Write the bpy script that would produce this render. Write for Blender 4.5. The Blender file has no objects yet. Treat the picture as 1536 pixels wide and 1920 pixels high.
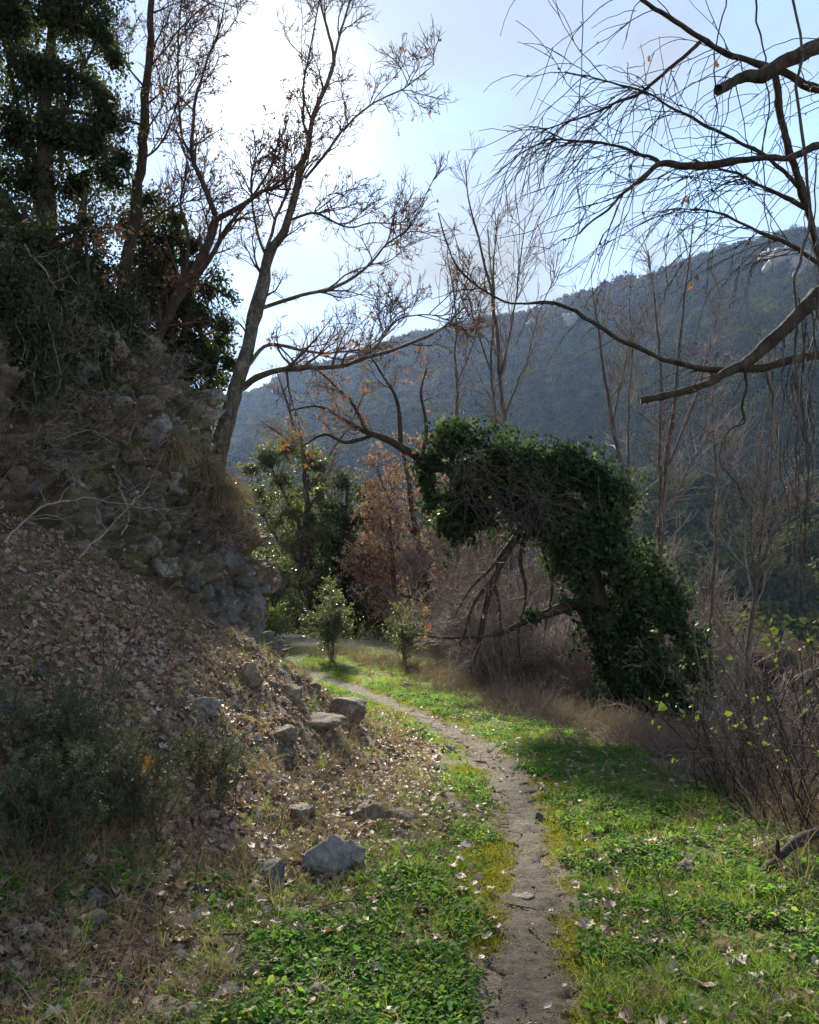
import bpy, math, random
import numpy as np
from mathutils import Vector

R = math.radians
scene = bpy.context.scene
COL = scene.collection

# ------------------------------------------------------------------ camera
FPX, CU, CV, HZ = 1490.0, 768.0, 960.0, 1120.0          # focal length, centre and horizon of the photo in its pixels
PITCH = math.atan((HZ - CV) / FPX)
EYE = np.array([0.0, 0.0, 1.6])
cam_d = bpy.data.cameras.new('camera')
cam_d.sensor_fit = 'VERTICAL'
cam_d.sensor_height = 36.0
cam_d.lens = 36.0 * FPX / 1920.0
cam_d.clip_start = 0.05
cam_d.clip_end = 4000.0
cam = bpy.data.objects.new('camera', cam_d)
COL.objects.link(cam)
cam.location = EYE
cam.rotation_euler = (R(90) + PITCH, 0, 0)
scene.camera = cam

# ------------------------------------------------------------------ sky, sun, exposure
SUN_AZ, SUN_EL = R(-10.0), R(32.0)                        # azimuth from +Y towards +X
SUN_DIR = Vector((math.sin(SUN_AZ) * math.cos(SUN_EL), math.cos(SUN_AZ) * math.cos(SUN_EL), math.sin(SUN_EL)))
SKY_STRENGTH, SUN_STRENGTH, EXPOSURE = 0.10, 5.0, 1.78
world = bpy.data.worlds.new('World')
scene.world = world
world.use_nodes = True
nt = world.node_tree
for n in list(nt.nodes):
    nt.nodes.remove(n)
def wn(t, **k):
    n = nt.nodes.new(t)
    for a, b in k.items():
        setattr(n, a, b)
    return n
L = nt.links.new
out = wn('ShaderNodeOutputWorld')
bg = wn('ShaderNodeBackground')
bg.inputs['Strength'].default_value = SKY_STRENGTH
sky = wn('ShaderNodeTexSky')
sky.sky_type = 'NISHITA'
sky.sun_disc = False
sky.sun_elevation = SUN_EL
sky.sun_rotation = SUN_AZ
sky.air_density = 1.0
sky.dust_density = 0.03
sky.ozone_density = 1.6
tc = wn('ShaderNodeTexCoord')
# thin broken cloud veil: noise over the sky direction projected on a cloud deck
sep = wn('ShaderNodeSeparateXYZ'); L(tc.outputs['Generated'], sep.inputs[0])
zz = wn('ShaderNodeMath', operation='MAXIMUM'); L(sep.outputs['Z'], zz.inputs[0]); zz.inputs[1].default_value = 0.0
za = wn('ShaderNodeMath', operation='ADD'); L(zz.outputs[0], za.inputs[0]); za.inputs[1].default_value = 0.25
dv = wn('ShaderNodeVectorMath', operation='DIVIDE'); L(tc.outputs['Generated'], dv.inputs[0]); L(za.outputs[0], dv.inputs[1])
nz = wn('ShaderNodeTexNoise'); nz.inputs['Scale'].default_value = 2.1; nz.inputs['Detail'].default_value = 7.0
nz.inputs['Roughness'].default_value = 0.55; nz.inputs['Distortion'].default_value = 0.5
L(dv.outputs[0], nz.inputs['Vector'])
cr = wn('ShaderNodeMapRange'); L(nz.outputs[0], cr.inputs[0])
cr.inputs[1].default_value = 0.36; cr.inputs[2].default_value = 0.66; cr.inputs[3].default_value = 0.20; cr.inputs[4].default_value = 0.97
# light scattered forward by the veil round the sun (aureole)
dt = wn('ShaderNodeVectorMath', operation='DOT_PRODUCT')
L(tc.outputs['Generated'], dt.inputs[0]); dt.inputs[1].default_value = SUN_DIR
def power(e):
    a = wn('ShaderNodeMath', operation='MAXIMUM'); L(dt.outputs['Value'], a.inputs[0]); a.inputs[1].default_value = 0.0
    p = wn('ShaderNodeMath', operation='POWER'); L(a.outputs[0], p.inputs[0]); p.inputs[1].default_value = e
    return p
def mul(n, k):
    m = wn('ShaderNodeMath', operation='MULTIPLY'); L(n.outputs[0], m.inputs[0]); m.inputs[1].default_value = k
    return m
def add(a, b):
    m = wn('ShaderNodeMath', operation='ADD'); L(a.outputs[0], m.inputs[0]); L(b.outputs[0], m.inputs[1])
    return m
glow = add(mul(power(330), 8.0), mul(power(60), 0.8))
cb = wn('ShaderNodeMath', operation='ADD'); L(glow.outputs[0], cb.inputs[0]); cb.inputs[1].default_value = 1.78
ccol = wn('ShaderNodeVectorMath', operation='SCALE'); ccol.inputs[0].default_value = (0.90, 0.96, 1.0); L(cb.outputs[0], ccol.inputs['Scale'])
mixc = wn('ShaderNodeMix', data_type='RGBA')
L(cr.outputs[0], mixc.inputs[0]); L(sky.outputs[0], mixc.inputs[6]); L(ccol.outputs[0], mixc.inputs[7])
L(mixc.outputs[2], bg.inputs['Color'])
L(bg.outputs[0], out.inputs['Surface'])

sun_d = bpy.data.lights.new('sun', 'SUN')
sun_d.energy = SUN_STRENGTH
sun_d.angle = R(4.0)
sun_d.color = (1.0, 0.93, 0.80)
sun_o = bpy.data.objects.new('sun', sun_d)
COL.objects.link(sun_o)
sun_o.rotation_euler = SUN_DIR.to_track_quat('Z', 'Y').to_euler()

scene.view_settings.view_transform = 'Standard'
scene.view_settings.look = 'None'
scene.view_settings.gamma = 1.0
scene.view_settings.exposure = EXPOSURE
scene.render.engine = 'CYCLES'
cy = scene.cycles
cy.max_bounces = 8; cy.diffuse_bounces = 5; cy.glossy_bounces = 2; cy.transmission_bounces = 4
cy.volume_bounces = 0; cy.transparent_max_bounces = 4
cy.caustics_reflective = False; cy.caustics_refractive = False
cy.use_adaptive_sampling = True; cy.adaptive_threshold = 0.015
cy.use_denoising = True
try:
    cy.denoiser = 'OPENIMAGEDENOISE'; cy.denoising_prefilter = 'NONE'
except Exception:
    cy.use_denoising = False

# ------------------------------------------------------------------ numbers
rng = np.random.default_rng(11)

def W(u, v, d):
    """point seen at photo pixel (u, v) at forward distance d (metres along +Y)"""
    a, b = (u - CU) / FPX, (CV - v) / FPX
    c, s = math.cos(PITCH), math.sin(PITCH)
    y, z = c - b * s, s + b * c
    k = d / y
    return np.array([a * k, d, EYE[2] + z * k])

def _hash(ix, iy, iz, seed):
    h = (ix.astype(np.int64) * 374761393 + iy.astype(np.int64) * 668265263 + iz.astype(np.int64) * 2147483647 + seed * 974711) & 0xffffffff
    h = ((h ^ (h >> 13)) * 1274126177) & 0xffffffff
    h = h ^ (h >> 16)
    return (h & 0xffff) / 32767.5 - 1.0

def vnoise(p, seed=0):
    p = np.asarray(p, float)
    i = np.floor(p).astype(np.int64); f = p - i
    f = f * f * f * (f * (f * 6 - 15) + 10)
    x, y, z = i[:, 0], i[:, 1], i[:, 2]
    fx, fy, fz = f[:, 0], f[:, 1], f[:, 2]
    r = 0
    for dx in (0, 1):
        for dy in (0, 1):
            for dz in (0, 1):
                w = (fx if dx else 1 - fx) * (fy if dy else 1 - fy) * (fz if dz else 1 - fz)
                r = r + w * _hash(x + dx, y + dy, z + dz, seed)
    return r

def fbm(p, octv=4, seed=0, gain=0.5):
    p = np.asarray(p, float); a, r = 1.0, 0
    for k in range(octv):
        r = r + a * vnoise(p, seed + k * 17); p = p * 2.03 + 3.7; a *= gain
    return r

def fbm2(x, y, sc, octv=4, seed=0):
    x = np.asarray(x, float); y = np.asarray(y, float)
    return fbm(np.stack([x.ravel() / sc, y.ravel() / sc, np.zeros(x.size) + 0.37], 1), octv, seed).reshape(x.shape)

def sstep(a, b, x):
    t = np.clip((x - a) / (b - a), 0, 1)
    return t * t * (3 - 2 * t)

def norm(v):
    return v / np.maximum(np.linalg.norm(v, axis=-1, keepdims=True), 1e-9)

def catmull(P, n):
    P = np.asarray(P, float)
    if len(P) < 3:
        t = np.linspace(0, 1, n)[:, None]
        return P[0] * (1 - t) + P[-1] * t
    Q = np.vstack([2 * P[0] - P[1], P, 2 * P[-1] - P[-2]])
    m = len(P) - 1
    ts = np.linspace(0, m - 1e-6, n); k = ts.astype(int); t = (ts - k)[:, None]
    a, b, c, d = Q[k], Q[k + 1], Q[k + 2], Q[k + 3]
    return 0.5 * (2 * b + (c - a) * t + (2 * a - 5 * b + 4 * c - d) * t * t + (3 * b - a - 3 * c + d) * t ** 3)

# ------------------------------------------------------------------ mesh and object helpers
def mk_mesh(name, V, F, smooth=True, attrs=None, mat=None):
    V = np.asarray(V, np.float32); F = np.asarray(F, np.int32)
    me = bpy.data.meshes.new(name)
    n, k = F.shape
    me.vertices.add(len(V)); me.vertices.foreach_set('co', V.ravel())
    me.loops.add(n * k); me.loops.foreach_set('vertex_index', F.ravel())
    me.polygons.add(n)
    me.polygons.foreach_set('loop_start', np.arange(0, n * k, k, dtype=np.int32))
    try:
        me.polygons.foreach_set('loop_total', np.full(n, k, dtype=np.int32))
    except Exception:
        pass
    me.polygons.foreach_set('use_smooth', np.full(n, smooth, dtype=bool))
    me.update(calc_edges=True)
    for a, vals in (attrs or {}).items():
        at = me.attributes.new(a, 'FLOAT', 'POINT')
        at.data.foreach_set('value', np.asarray(vals, np.float32))
    if mat:
        me.materials.append(mat)
    return me

def put(name, me, parent=None, label=None, cat=None, group=None, kind=None, loc=None):
    o = bpy.data.objects.new(name, me)
    COL.objects.link(o)
    if parent is not None:
        o.parent = parent
    if loc is not None:
        o.location = loc
    if label: o['label'] = label
    if cat: o['category'] = cat
    if group: o['group'] = group
    if kind: o['kind'] = kind
    return o

def thing(name, loc, label, cat, group=None):
    return put(name, None, None, label, cat, group, None, tuple(float(c) for c in loc))

def grid_faces(nu, nv, wrap=False):
    i = np.arange(nu - 1)[:, None]; j = np.arange(nv if wrap else nv - 1)[None, :]
    j2 = (j + 1) % nv
    return np.stack([i * nv + j, (i + 1) * nv + j, (i + 1) * nv + j2, i * nv + j2], -1).reshape(-1, 4)

class Tubes:
    """collects polylines with radii and turns them into one mesh"""
    def __init__(self):
        self.b = {}
    def add(self, pts, rad, sides=4):
        sides += 1 if sides >= 5 and sides % 2 else 0        # even rings close cleanly
        pts = np.asarray(pts, float); rad = np.asarray(rad, float)
        if pts.ndim == 2:
            pts, rad = pts[None], rad[None]
        if len(pts):
            self.b.setdefault((pts.shape[1], sides), []).append((pts, rad))
        return self
    def mesh(self, name, mat, origin=(0, 0, 0), gnarl=0.0):
        Vs, Fs, Rn, base = [], [], [], 0
        for (P, S), lst in self.b.items():
            pts = np.concatenate([a for a, _ in lst]); rad = np.concatenate([b for _, b in lst])
            N = len(pts)
            T = np.empty_like(pts)
            T[:, 1:-1] = pts[:, 2:] - pts[:, :-2]; T[:, 0] = pts[:, 1] - pts[:, 0]; T[:, -1] = pts[:, -1] - pts[:, -2]
            T = norm(T)
            ref = np.where(np.abs(T[:, :1, 1:2]) > 0.8, np.array([1.0, 0.1, 0.2]), np.array([0.1, 1.0, 0.2]))
            A = norm(np.cross(T, np.broadcast_to(ref, T.shape))); B = np.cross(T, A)
            ang = np.arange(S) / S * 2 * math.pi
            ring = A[:, :, None, :] * np.cos(ang)[None, None, :, None] + B[:, :, None, :] * np.sin(ang)[None, None, :, None]
            rr = np.broadcast_to(rad[:, :, None], (N, P, S)).copy()
            if gnarl > 0:
                q = (pts[:, :, None, :] + ring * rad[:, :, None, None]).reshape(-1, 3)
                rr = rr * (1 + gnarl * fbm(q * 9.0, 3, 5).reshape(N, P, S))
            V = pts[:, :, None, :] + ring * rr[..., None]
            f = grid_faces(P, S, True)
            F = (f[None] + (np.arange(N) * P * S)[:, None, None]).reshape(-1, 4) + base
            if S >= 5:                                   # close the ends of thick limbs
                e = np.arange(N)[:, None] * P * S + base
                c0, c1 = np.arange(S), (P - 1) * S + np.arange(S)
                for cc in (c0[::-1], c1):
                    for m in range(1, S - 1, 2):
                        F = np.vstack([F, np.stack([e[:, 0] + cc[0], e[:, 0] + cc[m], e[:, 0] + cc[m + 1], e[:, 0] + cc[min(m + 2, S - 1)]], 1)]) if m + 2 <= S - 1 else F
            Vs.append(V.reshape(-1, 3)); Fs.append(F)
            Rn.append(np.repeat(rng.random(N), P * S)); base += N * P * S
        V = np.concatenate(Vs) - np.asarray(origin)
        return mk_mesh(name, V, np.concatenate(Fs), True, {'rnd': np.concatenate(Rn)}, mat)

def growN(start, d, Ln, n, wander, trop, r0, r1):
    start = np.asarray(start, float); N = len(start)
    d = norm(np.asarray(d, float)); Ln = np.broadcast_to(Ln, (N,)).astype(float)
    pts = np.empty((N, n + 1, 3)); pts[:, 0] = start
    for i in range(n):
        d = norm(d + rng.normal(0, wander, (N, 3)) + np.asarray(trop) / n)
        pts[:, i + 1] = pts[:, i] + d * (Ln / n)[:, None]
    t = np.linspace(0, 1, n + 1)[None]
    rad = np.broadcast_to(r0, (N,))[:, None] * (1 - t) + np.broadcast_to(r1, (N,))[:, None] * t
    return pts, rad

def spawn(pts, rad, k, t0, t1, ang, angsd=0.2, up=0.0):
    """k children for every polyline of pts; returns starts, directions, parent radius, t"""
    N, P = pts.shape[:2]
    pi = np.repeat(np.arange(N), k); t = rng.uniform(t0, t1, N * k)
    x = t * (P - 1); i = np.minimum(x.astype(int), P - 2); f = (x - i)[:, None]
    s = pts[pi, i] * (1 - f) + pts[pi, i + 1] * f
    r = rad[pi, i] * (1 - f[:, 0]) + rad[pi, i + 1] * f[:, 0]
    T = norm(pts[pi, i + 1] - pts[pi, i])
    q = rng.normal(0, 1, (N * k, 3)); q[:, 2] += up
    q = norm(q - T * (q * T).sum(1, keepdims=True))
    a = rng.normal(ang, angsd, (N * k, 1))
    return s, T * np.cos(a) + q * np.sin(a), r, t

LEAF4 = (np.array([[0, 0, 0], [-.32, .45, .10], [0, 1, -.05], [.32, .45, .10]]), np.array([[0, 1, 2, 3]]))
LEAF_IVY = (np.array([[0, 0, 0], [-.5, .1, .08], [-.42, .5, .06], [0, 1, -.12], [.42, .5, .06], [.5, .1, .08]]),
            np.array([[0, 1, 2, 3], [0, 3, 4, 5]]))
NEEDLE = (np.array([[-.05, 0, 0], [.05, 0, 0], [.02, 1, 0.04], [-.02, 1, 0.04]]), np.array([[0, 1, 2, 3]]))

def leaf_mesh(name, P, size, mat, proto=LEAF4, droop=0.0, direc=None, spread=1.0, origin=(0, 0, 0)):
    """one mesh of leaves with their stalks at P"""
    P = np.asarray(P, float); N = len(P)
    size = np.broadcast_to(size, (N,)) * rng.uniform(0.6, 1.3, N)
    y = rng.normal(0, spread, (N, 3))
    if direc is not None:
        y = y + direc
    y[:, 2] -= droop
    y = norm(y)
    zax = rng.normal(0, 1, (N, 3)); zax[:, 2] += 0.6
    xa = norm(np.cross(y, zax)); za_ = np.cross(xa, y)
    pv, pf = proto
    V = P[:, None] + size[:, None, None] * (xa[:, None] * pv[None, :, :1] + y[:, None] * pv[None, :, 1:2] + za_[:, None] * pv[None, :, 2:3])
    F = pf[None] + (np.arange(N) * len(pv))[:, None, None]
    return mk_mesh(name, V.reshape(-1, 3) - np.asarray(origin), F.reshape(-1, pf.shape[1]), False,
                   {'rnd': np.repeat(np.clip(.62 * rng.random(N) + .38 * (.5 + .9 * fbm(P * 1.7, 2, 880)), 0, 1), len(pv))}, mat)

def euler_on(nrm, yaw, tilt):
    """euler angles that stand z on nrm, turned by yaw, with a random tilt"""
    N = len(yaw)
    z = norm(nrm + rng.normal(0, 1, (N, 3)) * np.asarray(tilt).reshape(-1, 1))
    x = np.stack([np.cos(yaw), np.sin(yaw), np.zeros(N)], 1)
    x = norm(x - z * (x * z).sum(1, keepdims=True)); y = np.cross(z, x)
    return np.stack([np.arctan2(y[:, 2], z[:, 2]), -np.arcsin(np.clip(x[:, 2], -1, 1)), np.arctan2(x[:, 1], x[:, 0])], 1)

def scatter(name, protos, P, E, S, label=None, cat=None, kind='stuff', parent=None):
    """geometry-node scatter of small uncountable cover"""
    coll = bpy.data.collections.new('source_' + name)
    for i, me in enumerate(protos):
        coll.objects.link(bpy.data.objects.new(me.name, me))
    N = len(P)
    me = bpy.data.meshes.new(name)
    me.vertices.add(N); me.vertices.foreach_set('co', np.asarray(P, np.float32).ravel())
    a = me.attributes.new('eul', 'FLOAT_VECTOR', 'POINT'); a.data.foreach_set('vector', np.asarray(E, np.float32).ravel())
    S = np.asarray(S, np.float32)
    if S.ndim == 1: S = np.repeat(S[:, None], 3, 1)
    a = me.attributes.new('scl', 'FLOAT_VECTOR', 'POINT'); a.data.foreach_set('vector', np.ascontiguousarray(S).ravel())
    a = me.attributes.new('pick', 'INT', 'POINT'); a.data.foreach_set('value', rng.integers(0, len(protos), N).astype(np.int32))
    o = put(name, me, parent, label, cat, None, kind)
    g = bpy.data.node_groups.new('scatter_' + name, 'GeometryNodeTree')
    g.interface.new_socket('Geometry', in_out='INPUT', socket_type='NodeSocketGeometry')
    g.interface.new_socket('Geometry', in_out='OUTPUT', socket_type='NodeSocketGeometry')
    nn = g.nodes.new
    gi, go = nn('NodeGroupInput'), nn('NodeGroupOutput')
    ip = nn('GeometryNodeInstanceOnPoints'); ci = nn('GeometryNodeCollectionInfo')
    ci.inputs['Collection'].default_value = coll
    ci.inputs['Separate Children'].default_value = True
    ci.inputs['Reset Children'].default_value = True
    def named(nm, dt):
        q = nn('GeometryNodeInputNamedAttribute'); q.data_type = dt; q.inputs['Name'].default_value = nm
        return q.outputs[0]
    g.links.new(gi.outputs[0], ip.inputs['Points'])
    g.links.new(ci.outputs[0], ip.inputs['Instance'])
    ip.inputs['Pick Instance'].default_value = True
    g.links.new(named('pick', 'INT'), ip.inputs['Instance Index'])
    e2r = nn('FunctionNodeEulerToRotation'); g.links.new(named('eul', 'FLOAT_VECTOR'), e2r.inputs[0])
    g.links.new(e2r.outputs[0], ip.inputs['Rotation'])
    g.links.new(named('scl', 'FLOAT_VECTOR'), ip.inputs['Scale'])
    g.links.new(ip.outputs[0], go.inputs[0])
    m = o.modifiers.new('scatter', 'NODES'); m.node_group = g
    return o

# ------------------------------------------------------------------ materials
class Mat:
    def __init__(self, name):
        self.m = bpy.data.materials.new(name); self.m.use_nodes = True
        self.t = self.m.node_tree
        self.t.nodes.clear()
        self.out = self.n('ShaderNodeOutputMaterial')
    def n(self, t, **k):
        x = self.t.nodes.new(t)
        for a, b in k.items():
            setattr(x, a, b)
        return x
    def l(self, a, b):
        self.t.links.new(a, b)
    def noise(self, scale, detail=5, rough=0.6, coord='Object', dist=0.0, stretch=None):
        c = self.n('ShaderNodeTexCoord'); x = self.n('ShaderNodeTexNoise')
        x.inputs['Scale'].default_value = scale; x.inputs['Detail'].default_value = detail
        x.inputs['Roughness'].default_value = rough; x.inputs['Distortion'].default_value = dist
        v = c.outputs[coord]
        if stretch:
            mp = self.n('ShaderNodeMapping'); mp.inputs['Scale'].default_value = stretch
            self.l(v, mp.inputs[0]); v = mp.outputs[0]
        self.l(v, x.inputs['Vector'])
        return x.outputs[0]
    def ramp(self, fac, stops):
        r = self.n('ShaderNodeValToRGB'); self.l(fac, r.inputs[0])
        e = r.color_ramp.elements
        while len(e) < len(stops):
            e.new(0.5)
        for k, (p, c) in enumerate(stops):
            e[k].position = p; e[k].color = (*c, 1)
        return r.outputs[0]
    def mix(self, f, a, b, mode='MIX'):
        x = self.n('ShaderNodeMix', data_type='RGBA', blend_type=mode)
        for s, v in ((x.inputs[0], f), (x.inputs[6], a), (x.inputs[7], b)):
            if isinstance(v, (int, float)): s.default_value = v
            elif isinstance(v, tuple): s.default_value = (*v, 1)
            else: self.l(v, s)
        return x.outputs[2]
    def attr(self, name):
        a = self.n('ShaderNodeAttribute'); a.attribute_name = name
        return a.outputs['Fac']
    def mapr(self, f, a, b, c=0.0, d=1.0):
        x = self.n('ShaderNodeMapRange'); self.l(f, x.inputs[0])
        for i, v in enumerate((a, b, c, d)): x.inputs[i + 1].default_value = v
        return x.outputs[0]
    def math(self, op, a, b):
        x = self.n('ShaderNodeMath', operation=op)
        for s, v in ((x.inputs[0], a), (x.inputs[1], b)):
            if isinstance(v, (int, float)): s.default_value = v
            else: self.l(v, s)
        return x.outputs[0]
    def bump(self, h, strength=0.5, dist=0.02):
        b = self.n('ShaderNodeBump'); b.inputs['Strength'].default_value = strength; b.inputs['Distance'].default_value = dist
        self.l(h, b.inputs['Height'])
        return b.outputs[0]
    def finish(self, col, rough=0.85, normal=None, spec=0.25, translucent=0.0, tcol=None):
        p = self.n('ShaderNodeBsdfPrincipled')
        if isinstance(col, tuple): p.inputs['Base Color'].default_value = (*col, 1)
        else: self.l(col, p.inputs['Base Color'])
        p.inputs['Roughness'].default_value = rough
        p.inputs['Specular IOR Level'].default_value = spec
        if normal is not None: self.l(normal, p.inputs['Normal'])
        s = p.outputs[0]
        if translucent > 0:
            t = self.n('ShaderNodeBsdfTranslucent')
            c = tcol if tcol is not None else col
            if isinstance(c, tuple): t.inputs[0].default_value = (*c, 1)
            else: self.l(c, t.inputs[0])
            x = self.n('ShaderNodeMixShader'); x.inputs[0].default_value = translucent
            self.l(s, x.inputs[1]); self.l(t.outputs[0], x.inputs[2]); s = x.outputs[0]
        self.l(s, self.out.inputs['Surface'])
        return self.m

def leaf_mat(name, cols, rough=0.5, spec=0.35, translucent=0.35, boost=1.6, inst=False):
    m = Mat(name)
    if inst:
        f = m.n('ShaderNodeObjectInfo').outputs['Random']
    else:
        f = m.attr('rnd')
    st = [(k / max(1, len(cols) - 1), c) for k, c in enumerate(cols)]
    c = m.ramp(f, st)
    c = m.mix(m.mapr(m.noise(60, 3), 0.3, 0.7, 0, 0.2), c, (0.0, 0.0, 0.0), 'MIX')
    t = m.mix(1.0, c, (boost, boost * 1.05, boost * 0.6), 'MULTIPLY')
    return m.finish(c, rough, None, spec, translucent, t)

def bark_mat(name, dark, light, scale=25, moss=0.0, lichen=0.0):
    m = Mat(name)
    n1 = m.noise(scale, 6, 0.65, stretch=(1, 1, 0.35))
    c = m.ramp(n1, [(0.32, dark), (0.68, light)])
    if lichen:
        c = m.mix(m.mapr(m.noise(7, 5), 0.52, 0.62, 0, lichen), c, (0.24, 0.24, 0.21))
    if moss:
        c = m.mix(m.mapr(m.noise(4, 5), 0.48, 0.66, 0, moss), c, (0.06, 0.075, 0.025))
    return m.finish(c, 0.9, m.bump(n1, 0.9, 0.02), 0.15)

def rock_mat(name, cols, moss=0.5, scale=3.0):
    m = Mat(name)
    n1 = m.noise(scale, 9, 0.62, dist=0.6)
    c = m.ramp(n1, [(0.28, cols[0]), (0.5, cols[1]), (0.72, cols[2])])
    n2 = m.noise(scale * 9, 6, 0.7)
    c = m.mix(m.mapr(n2, 0.35, 0.65, 0.0, 0.55), c, (0.035, 0.03, 0.028))
    c = m.mix(m.mapr(m.noise(scale * 3.1, 4), 0.56, 0.66, 0, 0.6), c, (0.33, 0.32, 0.30))
    g = m.n('ShaderNodeNewGeometry'); s = m.n('ShaderNodeSeparateXYZ'); m.l(g.outputs['Normal'], s.inputs[0])
    up = m.mapr(s.outputs['Z'], 0.1, 0.8)
    f = m.math('MULTIPLY', up, m.mapr(m.noise(5, 6), 0.45, 0.62, 0, moss))
    c = m.mix(f, c, (0.055, 0.06, 0.02))
    h = m.math('ADD', m.math('MULTIPLY', n1, 1.0), m.math('MULTIPLY', n2, 0.5))
    return m.finish(c, 0.9, m.bump(h, 0.9, 0.05), 0.2)

M = {}
M['bark'] = bark_mat('oak_bark', (0.035, 0.028, 0.025), (0.15, 0.125, 0.11), 22, 0.5, 0.5)
M['bark_dark'] = bark_mat('dark_bark', (0.018, 0.014, 0.012), (0.085, 0.065, 0.052), 30)
M['bark_grey'] = bark_mat('grey_bark', (0.035, 0.028, 0.024), (0.125, 0.10, 0.088), 20)
M['twig'] = bark_mat('grey_twig', (0.11, 0.088, 0.076), (0.29, 0.235, 0.205), 12)
M['twig_red'] = bark_mat('red_twig', (0.05, 0.027, 0.02), (0.15, 0.085, 0.06), 12)
M['root'] = bark_mat('pale_root', (0.13, 0.11, 0.095), (0.30, 0.26, 0.225), 14)
M['holm'] = leaf_mat('holm_oak_leaf', [(0.018, 0.026, 0.014), (0.035, 0.05, 0.022), (0.065, 0.072, 0.036)], 0.65, 0.25, 0.38)
M['ivy'] = leaf_mat('ivy_leaf', [(0.012, 0.025, 0.014), (0.024, 0.044, 0.022), (0.038, 0.066, 0.03), (0.075, 0.11, 0.04)], 0.8, 0.12, 0.22)
M['bush'] = leaf_mat('bush_leaf', [(0.05, 0.065, 0.03), (0.09, 0.11, 0.045), (0.16, 0.17, 0.08)], 0.32, 0.6, 0.35)
M['oakbrown'] = leaf_mat('dry_oak_leaf', [(0.14, 0.065, 0.042), (0.24, 0.125, 0.085), (0.34, 0.20, 0.145)], 0.7, 0.2, 0.28, 1.2)
M['orange'] = leaf_mat('orange_dry_leaf', [(0.24, 0.09, 0.05), (0.32, 0.14, 0.075), (0.20, 0.09, 0.06)], 0.7, 0.2, 0.3, 1.15)
M['lime'] = leaf_mat('bramble_leaf', [(0.05, 0.085, 0.02), (0.09, 0.13, 0.03), (0.17, 0.17, 0.03)], 0.5, 0.3, 0.4, 1.4)
M['needle'] = leaf_mat('heath_needle', [(0.05, 0.068, 0.045), (0.085, 0.10, 0.06), (0.13, 0.135, 0.08)], 0.6, 0.2, 0.2)
M['olive'] = leaf_mat('olive_green_leaf', [(0.045, 0.058, 0.024), (0.085, 0.098, 0.038), (0.145, 0.145, 0.06)], 0.5, 0.35, 0.4)
M['grass'] = leaf_mat('grass_blade', [(0.055, 0.115, 0.018), (0.10, 0.18, 0.028), (0.15, 0.23, 0.035), (0.20, 0.26, 0.05), (0.32, 0.29, 0.12)], 0.55, 0.25, 0.5, 1.5, True)
M['clover'] = leaf_mat('clover_leaf', [(0.05, 0.12, 0.025), (0.085, 0.18, 0.035), (0.17, 0.22, 0.05)], 0.72, 0.18, 0.5, 1.7, True)
M['straw'] = leaf_mat('dry_grass_blade', [(0.16, 0.12, 0.075), (0.29, 0.225, 0.14), (0.21, 0.15, 0.10)], 0.7, 0.2, 0.28, 1.2, True)
M['weed'] = leaf_mat('dead_weed_stem', [(0.17, 0.115, 0.09), (0.26, 0.185, 0.15), (0.15, 0.13, 0.11)], 0.7, 0.2, 0.2, 1.1, True)
M['litter'] = leaf_mat('fallen_leaf', [(0.15, 0.10, 0.078), (0.29, 0.20, 0.155), (0.38, 0.285, 0.235), (0.24, 0.13, 0.082), (0.33, 0.24, 0.195), (0.46, 0.385, 0.335)], 0.6, 0.35, 0.2, 1.2, True)
M['moss'] = leaf_mat('moss_shoot', [(0.20, 0.19, 0.025), (0.30, 0.27, 0.03), (0.15, 0.18, 0.03)], 0.8, 0.1, 0.3, 1.4, True)
M['russet'] = leaf_mat('russet_leaf', [(0.22, 0.12, 0.095), (0.34, 0.21, 0.175), (0.42, 0.28, 0.24)], 0.75, 0.2, 0.3, 1.15)
M['gold'] = leaf_mat('golden_leaf', [(0.38, 0.19, 0.045), (0.45, 0.24, 0.06)], 0.6, 0.2, 0.3)
M['white'] = leaf_mat('seed_fluff', [(0.7, 0.7, 0.66), (0.8, 0.8, 0.78)], 0.8, 0.1, 0.3)
M['rock'] = rock_mat('grey_rock', [(0.15, 0.14, 0.14), (0.28, 0.265, 0.255), (0.42, 0.405, 0.39)], 0.5)
M['rock_brown'] = rock_mat('brown_rock', [(0.11, 0.085, 0.07), (0.22, 0.17, 0.135), (0.34, 0.275, 0.225)], 0.4)
M['rock_blue'] = rock_mat('slate_rock', [(0.08, 0.082, 0.09), (0.15, 0.15, 0.155), (0.27, 0.265, 0.26)], 0.1, 5)
# ------------------------------------------------------------------ the lie of the land
PATH_PTS = np.array([[0.55, -6], [0.42, -2], [0.40, 1.0], [0.43, 2.9], [0.60, 4.1], [0.80, 5.6], [0.88, 6.9], [0.80, 8.2], [0.58, 9.5],
                     [0.05, 11.4], [-0.85, 14.0], [-1.75, 16.0], [-4.0, 18.3], [-7.5, 20.2], [-13, 22], [-40, 30], [-200, 80]], float)
PATH = catmull(PATH_PTS, 700)
_dl = np.r_[0, np.cumsum(np.linalg.norm(np.diff(PATH, axis=0), axis=1))]
_tan = norm(np.gradient(PATH, axis=0))

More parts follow.
